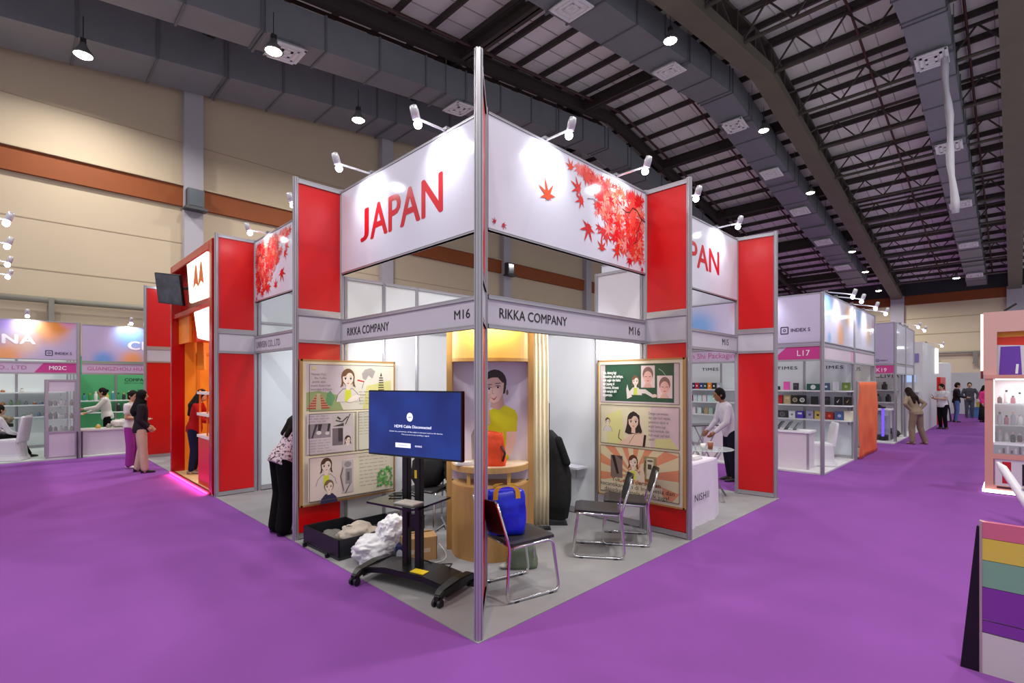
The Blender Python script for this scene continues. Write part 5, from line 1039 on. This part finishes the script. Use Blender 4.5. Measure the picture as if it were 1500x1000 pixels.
# ---- farther stands along the aisle
def block(name, label, q, mat, cat='stand', **k):
    t = thing(name, label, cat, (q[0], q[2], 0)); g = B(); g.box(0, q[1]-q[0], 0, q[3]-q[2], 0, q[4]); obj('wall_box', g, mat, t); return t
t = block('white_tower', 'tall white stand wall beyond the K19 stand', (19.6, 24.0, -.85, 2.5, 3.15), M('#d4d2d6', .4)); g = B(); g.box(3.8, 4.35, -.06, -.01, 2.1, 3.1); obj('light_strip', g, M('#fff8e2', .4, e=2.5), t)
g = B(); g.box(-.03, 0, .1, 2.2, 2.45, 2.75); obj('violet_sign', g, M('#8a7ab8', .4), t); g = B(); g.box(-.06, -.03, .2, 1.4, 1.75, 2.0); obj('blue_light_panel', g, M('#a8c4f0', .4, e=1.0), t)
for z in (1.0, 1.4): g = B(); g.box(-.25, 0, .1, 2.2, z, z+.03); obj('shelf_board', g, WHITE, t)
t = block('red_panel_wall', 'red panel on the aisle beyond the white tower', (24.2, 26.3, -.95, 2.0, 1.95), M('#d81216', .4))
t = thing('white_round_stand', 'white rounded stand wall beyond the red panel', 'stand', (27.6, .3, 0)); g = B(); g.lathe([(1.35, 0), (1.35, 2.6), (1.25, 2.62)], 32); obj('round_wall', g, M('#dcdadf', .35), t, smooth=False); g = B(); g.box(-1.5, -1.3, -.6, -.2, 2.0, 2.06); obj('sign', g, DARK, t)
t = thing('wire_stand', 'thin black wire stand leaning on the white round wall', 'stand', (26.6, -1.1, 0)); g = B(); g.tube([(0, 0, 0), (.15, .05, .5), (-.05, .1, .9), (.1, .15, 1.1)], .03, 6); g.tube([(.3, 0, 0), (.15, .05, .5)], .03, 6); obj('frame', g, DARK, t)
t = block('white_end_stand', 'white stand wall closing the far end of the aisle', (34, 35, -3.2, 1.2, 2.25), M('#c7c7ce', .5))
g = B(); g.box(-.02, 0, 1.0, 3.4, 1.2, 1.26); obj('rail', g, ALU, t)
for i, (x, y, w_, h_, cl, lb) in enumerate(((31.5, -2.0, .5, .75, '#b8a23c', 'yellow crate against the white end wall of the aisle'), (30.9, -1.75, .5, .5, '#4a78b0', 'blue crate in front of the yellow crate at the aisle end'), (31.6, -2.65, .5, .6, '#9a9aa0', 'grey crate right of the yellow crate at the aisle end'))):
    t = thing('crate', lb, 'crate', (x, y, 0)); g = B(); g.box(-w_/2, w_/2, -w_/2, w_/2, .0, h_); obj('body', g, M(cl, .5), t, bevel=.02); g = B(); g.box(-w_/2-.02, w_/2+.02, -w_/2-.02, w_/2+.02, h_-.06, h_); obj('rim', g, M(cl, .4), t)
for x, y, z, lb in ((8.35, -.54, 3.49, 'first glaring arm spotlight over the aisle header beyond the red fin'), (9.1, -.54, 3.49, 'second glaring arm spotlight over the aisle header'), (10.5, -.54, 3.49, 'third glaring arm spotlight over the aisle header'), (11.7, -.54, 3.49, 'fourth glaring arm spotlight over the aisle header'),
                    (16.2, -.66, 3.52, 'first arm spotlight over the K19 side header'), (17.6, -.66, 3.52, 'second arm spotlight over the K19 side header'), (20.5, -.85, 3.17, 'arm spotlight on the white tower beyond K19')):
    arm_light(lb, (x, y, z), (x, y-.45, z-.1), x < 13)
t = thing('arm_spotlight', 'arm spotlight shining down the TIMES header, right of the last red fin', 'spotlight', (8.1, .8, 3.49)); bpy.data.objects.remove(t); arm_light('arm spotlight over the TIMES front header, right of the last red fin', (8.1, .55, 3.49), (7.65, .55, 3.45))

# ================================================================== RIGHT EDGE: PINK KIOSK
PK = M('#d99a8e', .4); PKD = M('#c98478', .4)
ki = thing('pink_kiosk', 'pink framed cosmetics kiosk with lit glass case at the right edge', 'kiosk', (8.2, -2.78, 0), LX)
def kb(name, q, mat, **k): g = B(); g.box(*q); return obj(name, g, mat, ki, **k)
KW = 2.4
kb('side_frame', (0, .1, 0, .8, .1, 1.82), PK); kb('side_frame', (KW-.1, KW, 0, .8, .1, 1.82), PK); kb('middle_beam', (.0, KW, -.02, .8, 1.82, 1.88), PK); kb('lower_beam', (.1, KW-.1, 0, .1, .56, .64), PK); kb('foot_beam', (.1, KW-.1, 0, .1, .10, .14), PK)
kb('upper_frame', (-.02, .14, .05, .3, 1.88, 2.88), M('#d8aaa4', .4)); kb('upper_frame', (.14, KW, .05, .3, 2.56, 2.88), M('#d8aaa4', .4)); kb('graphic_panel', (.14, KW, .16, .2, 1.88, 2.56), M('#d6d4e0', .4))
a = Art(); a.rect(.14, KW, 2.48, 2.56, '#e09a2a'); a.poly([(.14, 2.36), (.5, 2.34), (KW, 2.42), (KW, 2.48), (.14, 2.48)], '#d8341e'); a.poly([(.16, 1.88), (.18, 2.33), (.4, 2.33), (.42, 1.88)], '#6a3cae'); a.poly([(.46, 2.05), (.44, 2.28), (1.6, 2.25), (1.6, 2.05)], '#e9e9f4'); a.line([(.36, 1.9), (.37, 2.05)], .03, '#eaf2f4'); a.build('graphic_print', ki, (0, .158, 0))
kb('edge_light', (-.05, -.02, .1, .16, 1.95, 2.86), M('#fff4d8', .4, e=5)); kb('edge_trim', (-.05, -.02, .1, .16, 1.82, 1.94), M('#7a2028', .4))
kb('case_back', (.1, KW-.1, .6, .62, .64, 1.82), M('#d9d9de', .4)); kb('case_floor', (.1, KW-.1, .02, .6, .78, .82), M('#efeff4', .3)); kb('plinth', (.1, KW-.1, .0, .6, .64, .78), M('#a5abae', .25))
kb('glass_pane', (.1, KW-.1, .0, .008, .82, 1.80), M('#eef4f6', .03, alpha=.1)); kb('case_light', (.12, KW-.12, .05, .5, 1.80, 1.82), M('#ffffff', .4, e=2.2)); kb('case_edge_light', (.1, .115, .01, .03, .82, 1.8), M('#ffffff', .4, e=2))
for z in (1.08, 1.42): kb('glass_shelf', (.11, KW-.11, .03, .58, z, z+.012), M('#e3ecee', .05, alpha=.5))
kb('k_panel', (.12, KW-.12, .02, .08, .14, .56), M('#d9d0da', .4)); a = Art(); a.rect(.2, .30, .18, .52, '#c01420'); a.poly([(.42, .17), (.42, .5), (.52, .5), (.52, .17)], '#151216'); a.poly([(.46, .5), (.46, .42), (1.0, .5), (1.1, .5)], '#151216'); a.line([(.62, .38), (.92, .5)], .07, '#151216'); a.line([(.72, .32), (1.0, .18)], .07, '#151216'); a.build('k_emblem', ki, (0, .019, 0))
kb('base_plate', (.0, KW, .0, .8, .02, .1), M('#c98a80', .4)); kb('under_glow', (.0, KW, -.03, .0, .02, .07), M('#fff2ec', .4, e=5)); kb('scalloped_step', (.14, 1.2, -.012, .0, .1, .13), M('#4a2a26', .4)); kb('side_glow', (-.03, .0, .0, .8, .02, .06), M('#ffe9f0', .4, e=4))
kl = bpy.data.lights.new('case_light', 'AREA'); kl.shape = 'RECTANGLE'; kl.size = 2; kl.size_y = .3; kl.energy = 16; L = bpy.data.objects.new('case_light', kl); C.objects.link(L); L.parent = ki; L.location = (KW/2, .3, 1.785)
for i in range(14): kb('price_tag', (.16+i*.045, .185+i*.045, -.004, 0, .655, .655+.05+.03*(i % 3)), M('#7a7276' if i % 2 else '#c8c0c4', .5))
rr = random.Random(9)
for z, nm, n in ((.82, 'lowest', 9), (1.092, 'middle', 8), (1.432, 'upper', 6)):
    for i in range(n): cn_, cl = rr.choice((('black', '#1c1a1e'), ('white', '#e6e4e8'), ('rose', '#b8707c'), ('silver', '#9a9aa2'), ('brown', '#6a4a44'))); small('cosmetic', '%s cosmetic bottle, %s from the left on the %s shelf of the pink kiosk' % (cn_, ORD[i], nm), (8.2+.1+.16*(i % 2)+.08, -2.78-.17-i*.075, z), 'cosmetics in the pink kiosk', rr.uniform(.12, .22), .03, cl, rr.choice(('#2a2a2c', '#d8b0a0', '#e8e8ea')))
t = thing('white_tube', 'white tube with a pointed end leaning in front of the pink kiosk', 'tube', (6.2, -3.02, .0)); t.location = (6.05, -3.20, 0)
g = B(); g.tube([(.3, .24, .72), (.24, .19, .66), (.0, .0, .33), (-.1, -.08, .17)], [.012, .045, .05, .05], 14); obj('barrel', g, M('#e6e2ea', .3), t, smooth=True); g = B(); g.tube([(-.1, -.08, .17), (-.17, -.14, .0)], [.045, .012], 12); obj('tip', g, M('#c8c4cc', .3), t, smooth=True); g = B(); g.tube([(.02, .01, .45), (.3, -.1, .0)], .012, 6); obj('prop_leg', g, ALU, t)
# striped counter front
sp = thing('striped_display', 'glossy display board striped pink, yellow, green and purple at the lower right', 'display board', (1.4, -2.985, 0), LX)
for z0, z1, cl in ((.825, .925, '#cf6c84'), (.692, .825, '#d8c04c'), (.528, .692, '#7aa88e'), (.33, .528, '#7c3a9c'), (.254, .325, '#7c3a9c'), (.0, .25, '#cbc6c4')):
    g = B(); g.box(0, 1.6, 0, .04, z0, z1-.003); obj('stripe_panel', g, M(cl, .1), sp)
g = B(); g.box(-.012, 0, -.004, .044, 0, .925); obj('edge_trim', g, M('#b9a9a4', .2, .4), sp); g = B(); g.prism([(-.012, 0), (-.10, 0), (-.025, .89), (-.012, .89)], -.03, 0, Matrix(((1, 0, 0, 0), (0, 0, -1, 0), (0, 1, 0, 0), (0, 0, 0, 1)))); obj('mirror_edge', g, M('#2a2a2c', .06, .6), sp); g = B(); g.box(0, 1.6, .04, .3, 0, .03); obj('foot', g, ALU, sp)
text('M', sp, .3, .76, .05, M('#d8a8a0', .3), y=-.002, shear=.3)
# black cloth end over the kiosk top, seen against the far wall
g = B(); g.bar((8.3, -3.0, 2.885), (8.3, -3.14, 2.99), .03); tag(obj('black_rod', g, BLK), 'short black rod sticking up from the top of the pink kiosk', 'rod')

# ================================================================== PEOPLE
SKIN = '#c69a7c'
def remesh(o, v, it=2):
    m = o.modifiers.new('voxel', 'REMESH'); m.mode = 'VOXEL'; m.voxel_size = v; m.use_smooth_shade = True
    if it: k = o.modifiers.new('smooth', 'SMOOTH'); k.iterations = it; k.factor = .5
def person(label, loc, rz, h=1.65, lean=0, hz=.93, arms=None, legs=None, top='#dddddd', sleeve='long', bottom='#202024', shoe='#2a2a2c', hair='short', hc='#17130f', wide=0.0, male=False, hem=.86, skirt=None, tm=None, skin=SKIN, turn=0, nod=0, bare_ankle=False):
    s = h/1.71; V = Vector
    def up(p):                                      # leaning of everything above the hip, then scale
        x, y, z = p; z0 = .93; a = rad(lean); yy = y*math.cos(a)+(z-z0)*math.sin(a); zz = (z-z0)*math.cos(a)-y*math.sin(a)
        return V((x, yy, hz+zz))*s
    def lo(p): return V(p)*s
    shx = .185 if male else .165
    A = {'L': ((-shx-.05, -.03, 1.13), (-shx-.05, .06, .89)), 'R': ((shx+.05, -.03, 1.13), (shx+.05, .06, .89))}
    if arms: A.update(arms)
    Lg = {'L': ((-.095, .02, .49), (-.1, -.03, .09), 0), 'R': ((.095, .02, .49), (.1, -.03, .09), 0)}
    if legs: Lg.update(legs)
    prof = [(.83, .15, .115), (.93, .172 if not male else .165, .125), (1.06, .128 if not male else .145, .098), (1.2, .142 if not male else .16, .11), (1.33, .158 if not male else .18, .105), (1.41, .135 if not male else .15, .08), (1.455, .058, .055)]
    def torso(b, z0, z1, e, fl=0):
        R = []
        for z, rx, ry in prof:
            if z < z0 or z > z1: continue
            k = fl*max(0, (1.1-z))
            R.append([up(((rx+e+k)*math.cos(2*PI*i/20), (ry+e+k)*math.sin(2*PI*i/20), z)) for i in range(20)])
        b.loft(R)
    def legs_(b, e, wd, zc=None):
        for sd, sx in (('L', -1), ('R', 1)):
            kn, an, _ = Lg[sd]; hp = up((sx*.09, 0, .9)) if hz > .8 else V((sx*.09, 0, hz-.02))*s
            kn, an = lo(kn), lo(an)
            b.cap(hp, kn, (.088+e)*s, (.058+e+wd*.5)*s, 14)
            if zc is not None: an = kn.lerp(an, zc)
            b.cap(kn, an, (.058+e+wd*.5)*s, (.04+e+wd)*s if zc is None or zc > .6 else (.05+e)*s, 14)
    def arm(b, e, upto=1.0, lower=True):
        for sd, sx in (('L', -1), ('R', 1)):
            sh = up((sx*shx, -.005, 1.375)); el, wr = up(A[sd][0]), up(A[sd][1])
            b.cap(sh, sh.lerp(el, upto), (.05+e)*s, (.041+e)*s, 12)
            if lower: b.cap(el, wr.lerp(el, .06 if e else 0), (.041+e)*s, (.029+e*.9)*s, 12)
    b = B(); torso(b, .8, 1.5, 0); legs_(b, 0, 0); arm(b, 0)
    nk, hd = up((0, .0, 1.43)), up((0, .025, 1.595)); b.cap(nk, up((0, .012, 1.53)), .052*s, .048*s, 12)
    q = Matrix.Rotation(rad(turn), 3, 'Z') @ Matrix.Rotation(-rad(lean*.6+nod), 3, 'X')
    def hp_(x, y, z): return hd+(q @ V((x, y, z)))*s
    b.ell(hd, (.077*s, .094*s, .115*s), 16, 12, q); b.ell(hp_(0, .025, -.055), (.056*s, .065*s, .062*s), 12, 8, q)
    b.cap(hp_(0, .09, .005), hp_(0, .108, -.02), .01*s, .014*s, 8)
    for sx in (-1, 1): b.ell(hp_(sx*.078, -.005, -.005), (.012*s, .022*s, .03*s), 8, 6, q)
    for sd, sx in (('L', -1), ('R', 1)):
        el, wr = up(A[sd][0]), up(A[sd][1]); d = (wr-el).normalized(); fw = V((0, 1, 0)); side = (fw-d*fw.dot(d)); side = side.normalized() if side.length > .2 else V((sx, 0, 0)).cross(d).normalized(); nr = d.cross(side)
        b.cap(wr, wr+d*.06*s, .027*s, .034*s, 10)
        for i, L in enumerate((.068, .078, .073, .056)):
            o = wr+d*.085*s+side*(.03-.02*i)*s; k = o+d*L*.5*s+nr*(-sx)*.006*s; b.cap(o-d*.02*s, k, .0095*s, .009*s, 8); b.cap(k, k+(d*L*.5-nr*sx*.018)*s, .009*s, .0075*s, 8)
        b.cap(wr+d*.03*s+side*.025*s, wr+d*.075*s+side*.05*s, .011*s, .009*s, 8)
    for sd in 'LR':
        an = lo(Lg[sd][1]); b.cap(an, an+V((0, .0, -.05))*s, .04*s, .042*s, 10)
    body = obj('person', b, M(skin, .55), None, loc, (0, 0, rz)); remesh(body, .0085, 3); tag(body, label, 'person', 'visitors and staff')
    b = B(); torso(b, hem-.05, 1.47, .018, .03); arm(b, .014 if sleeve == 'long' else .022, .55 if sleeve == 'short' else 1.0, sleeve == 'long')
    o = obj('shirt', b, tm or M(top, .85, var=.06, scale=10, spec=.2), body); remesh(o, .013, 4)
    if skirt:
        b = B(); b.loft([[(rx*s*math.cos(2*PI*i/20), ry*s*math.sin(2*PI*i/20), z*s) for i in range(20)] for z, rx, ry in ((.1, .24, .2), (.5, .21, .17), (.85, .19, .14), (1.02, .14, .11))]); obj('skirt', b, M(skirt, .85), body, smooth=True)
    else:
        b = B()
        if hz > .8: torso(b, .8, 1.1, .012)
        else: b.ell(V((0, -.02, hz))*s, (.18*s, .15*s, .12*s), 16, 10)
        legs_(b, .016, wide, .62 if bare_ankle else None); o = obj('trousers', b, M(bottom, .9, var=.08, scale=8, spec=.12), body); remesh(o, .013, 4)
    for sd in 'LR':
        an = lo(Lg[sd][1]); t = rad(Lg[sd][2]); f = V((-math.sin(t), math.cos(t), 0)); b = B(); z0 = an.z-.085*s
        R = []
        for y, wd, hh in ((-.075, .028, .07), (-.05, .038, .085), (.02, .038, .075), (.1, .046, .05), (.155, .04, .038), (.18, .02, .028)):
            c = an+f*y*s; sd_ = V((f.y, -f.x, 0)); R.append([V((c.x, c.y, z0))+sd_*wd*s*math.cos(2*PI*i/12)+V((0, 0, max(0, hh*s*.5*(1+math.sin(2*PI*i/12))))) for i in range(12)])
        b.loft(R); obj('shoe', b, M(shoe, .5), body, smooth=True)
    for sx in (-1, 1): b = B(); b.ell(hp_(sx*.032, .082, .008), (.013*s, .009*s, .009*s), 8, 6, q); obj('eye', b, M('#20140f', .2), body, smooth=True)
    b = B(); b.ell(hp_(0, .086, -.06), (.022*s, .008*s, .007*s), 8, 5, q); obj('mouth', b, M('#9c5248', .5), body, smooth=True)
    HM = M(hc, .75, var=.3, scale=20, spec=.2); b = B()
    if hair == 'hijab':
        b.ell(hp_(0, -.015, .01), (.1*s, .105*s, .13*s), 16, 10, q); b.ell(hp_(0, -.03, -.1), (.11*s, .1*s, .11*s), 14, 8, q); b.cap(hp_(0, -.03, -.12), up((0, -.04, 1.28)), .11*s, .15*s, 14); nm = 'headscarf'
    else:
        b.ell(hp_(0, -.016, .022), (.09*s, .1*s, .115*s), 16, 10, q); b.ell(hp_(0, -.03, -.02), (.088*s, .085*s, .09*s), 14, 8, q); nm = 'hair'
        if hair == 'long':
            b.cap(hp_(0, -.05, -.03), up((0, -.11, 1.36)), .085*s, .085*s, 14); b.cap(up((-.05, -.11, 1.38)), up((-.07, -.12, 1.2)), .06*s, .035*s, 12); b.cap(up((.05, -.11, 1.38)), up((.06, -.12, 1.18)), .06*s, .035*s, 12); b.cap(hp_(.075, -.01, .0), up((.09, -.03, 1.4)), .03*s, .035*s, 10); b.cap(hp_(-.075, -.01, .0), up((-.09, -.03, 1.4)), .03*s, .035*s, 10)
        if hair == 'bun': b.ell(hp_(0, -.11, .03), .05*s, 12, 8)
        if hair == 'cap': b.ell(hp_(0, 0, .05), (.092*s, .102*s, .09*s), 14, 8, q)
    o = obj(nm, b, HM, body); remesh(o, .011, 4)
    return body
def dirz(dx, dy): return math.atan2(-dx, dy)          # facing of local +y
FLOR = bpy.data.materials.new('floral_print'); FLOR.use_nodes = True; nt = FLOR.node_tree
vo = nt.nodes.new('ShaderNodeTexNoise'); vo.inputs['Scale'].default_value = 42; vo.inputs['Detail'].default_value = 3; rp = nt.nodes.new('ShaderNodeValToRGB'); tc = nt.nodes.new('ShaderNodeTexCoord')
rp.color_ramp.elements[0].position = .40; rp.color_ramp.elements[0].color = lin('#3a1c2e'); rp.color_ramp.elements[1].position = .5; rp.color_ramp.elements[1].color = lin('#d3bcc6')
nt.links.new(tc.outputs['Object'], vo.inputs[0]); nt.links.new(vo.outputs[0], rp.inputs[0]); nt.links.new(rp.outputs[0], nt.nodes['Principled BSDF'].inputs['Base Color']); nt.nodes['Principled BSDF'].inputs['Roughness'].default_value = .8
FW = {'L': ((-.22, .18, 1.12), (-.12, .42, 1.1)), 'R': ((.22, .18, 1.12), (.12, .42, 1.1))}
person('person bending forward in a floral blouse and wide black trousers beside the left red fin', (-.55, 2.93, .006), dirz(1, .05), 1.62, 32, arms={'L': ((-.2, .1, 1.12), (-.14, .36, 1.05)), 'R': ((.2, .1, 1.12), (.14, .36, 1.05))}, tm=FLOR, bottom='#0c0c0e', hair='long', wide=.04, shoe='#101010', sleeve='long')
person('person in a white top and purple trousers facing the woman in a black headscarf', (-1.03, 9.76, 0), dirz(.8, -.6), 1.58, 0, arms={'R': ((.2, .0, 1.12), (.08, .24, 1.1)), 'L': ((-.22, -.0, 1.12), (-.1, .25, 1.08))}, top='#d9d6da', sleeve='short', legs={'L': ((-.11, .02, .49), (-.13, -.03, .09), 8), 'R': ((.11, .03, .49), (.13, .02, .09), -8)}, bottom='#9a3a96', wide=.022, hair='bun', shoe='#e2dede', turn=-20, nod=12)
person('person in a black headscarf, dark top and khaki trousers, back half turned', (-1.0, 8.95, 0), dirz(.95, -.1), 1.60, 0, arms={'L': ((-.2, .0, 1.1), (-.14, .14, .96)), 'R': ((.21, -.04, 1.1), (.17, .1, .95))}, top='#24202a', legs={'L': ((-.11, .02, .49), (-.13, -.05, .09), 8), 'R': ((.11, .03, .49), (.13, .06, .09), -8)}, bottom='#c0a898', wide=.015, hair='hijab', hc='#0d0c0f', shoe='#1c1a1a', turn=-25)
person('person with long dark hair in a red top and jeans inside the red stand', (-.33, 7.9, .03), dirz(.75, -.4), 1.6, 10, arms=FW, top='#a01214', bottom='#1c2444', hair='long', wide=.0, shoe='#8a7a70')
person('person in a white shirt reaching left behind the green stall counter', (-1.02, 13.6, .03), dirz(-.95, .1), 1.58, 8, arms={'L': ((-.2, .2, 1.2), (-.16, .46, 1.2)), 'R': ((.2, .18, 1.14), (.14, .42, 1.08))}, top='#d6d3d0', bottom='#151517', hair='bun')
person('seated person in white shirt and black trousers at the left edge of the stall', (-3.12, 12.85, .03), dirz(.9, .4), 1.65, 12, .5, arms={'L': ((-.2, .2, 1.12), (-.08, .42, 1.1)), 'R': ((.2, .2, 1.12), (.1, .42, 1.08))}, legs={'L': ((-.12, .42, .5), (-.12, .45, .09), 0), 'R': ((.12, .44, .48), (.16, .62, .09), 0)}, top='#dcdcde', bottom='#121214', hair='short', male=True, shoe='#0e0e10')
person('person in a white shirt leaning over behind the glass table of booth M15', (6.33, .48, 0), dirz(-.7, .7), 1.68, 16, arms={'L': ((-.22, .12, 1.12), (-.16, .34, 1.0)), 'R': ((.22, .12, 1.12), (.16, .34, 1.0))}, top='#d3cdd8', bottom='#1d1c2a', hair='short', male=True, skin='#9a6848')
person('person in a beige jumpsuit with hands on hips, seen from behind in the aisle', (15.4, -1.13, 0), dirz(.6, .8), 1.64, 20, arms={'L': ((-.34, -.06, 1.18), (-.17, .0, 1.02)), 'R': ((.34, -.06, 1.18), (.17, .0, 1.02))}, legs={'L': ((-.12, .02, .49), (-.16, -.04, .09), 10), 'R': ((.14, .0, .49), (.22, -.08, .09), -10)}, top='#93806e', bottom='#8b7668', hair='long', wide=.02, hc='#241612', shoe='#a08478')
person('person in a white shirt and black trousers looking at a phone beside the red panel', (21.85, -1.2, 0), dirz(-.8, .6), 1.68, 2, arms={'L': ((-.2, .08, 1.14), (-.06, .3, 1.18)), 'R': ((.2, .08, 1.14), (.08, .3, 1.18))}, top='#d9d7dc', sleeve='short', bottom='#141418', male=True, nod=18, shoe='#1a1a1c')
person('person in a dark shirt and blue jeans near the end of the aisle', (26.4, -1.3, 0), dirz(.2, -.97), 1.72, 2, arms={'L': ((-.22, .05, 1.12), (-.1, .3, 1.08)), 'R': ((.22, .05, 1.12), (.12, .3, 1.1))}, top='#20222c', bottom='#5578b0', male=True, nod=14)
person('person in a grey jacket facing the camera at the end of the aisle', (30.0, -1.55, 0), dirz(-.95, -.1), 1.72, 4, arms={'L': ((-.3, .02, 1.15), (-.26, .1, .95)), 'R': ((.28, .04, 1.12), (.2, .2, .98))}, top='#4a4a52', bottom='#54545e', male=True)
person('person in a pink top and black skirt half hidden by the pink kiosk', (27.2, -2.16, 0), dirz(-.5, -.85), 1.6, 0, top='#d83a86', skirt='#18161a', hair='long')
person('person in navy bending over inside the K19 stand beside the violet lamp', (16.6, -.05, .03), dirz(-.3, .95), 1.62, 58, arms=FW, top='#1a1c34', bottom='#15172a', hair='short')
ph = B(); ph.box(-.035, .035, -.005, .005, 0, .14); tag(obj('phone', ph, BLK, None, (21.55, -.98, 1.17), (rad(-30), 0, 0)), 'dark phone held by the person beside the red panel', 'phone')
#TAIL
def convert_fonts():
    dg = bpy.context.evaluated_depsgraph_get(); dg.update(); cache = {}
    for o in [o for o in SC.objects if o.type == 'FONT']:
        me = bpy.data.meshes.new_from_object(o.evaluated_get(dg)); m = bpy.data.objects.new('lettering', me); C.objects.link(m)
        if 'bold' in o:                              # heavier strokes: shifted copies of the outline
            bm = bmesh.new(); d = o['bold']
            for k, (dx, dz) in enumerate(((0, 0), (d, 0), (-d, 0), (0, d*.7), (0, -d*.7))):
                n0 = len(bm.verts); bm.from_mesh(me); bm.verts.ensure_lookup_table()
                for v in bm.verts[n0:]: v.co += Vector((dx, dz, k*.00005))
            bm.to_mesh(me); bm.free()
        m.parent = o.parent; m.location = o.location; m.rotation_euler = o.rotation_euler; m.scale = o.scale
        if 'fit' in o: xs = [v.co.x for v in me.vertices]; m.scale.x = o['fit']/(max(xs)-min(xs)); m.location.x -= min(xs)*m.scale.x if o.data.align_x == 'LEFT' else 0
        if 'fith' in o: ys = [v.co.y for v in me.vertices]; m.scale.y = o['fith']/(max(ys)-min(ys)); m.location.z -= min(ys)*m.scale.y
        bpy.data.objects.remove(o)
convert_fonts()
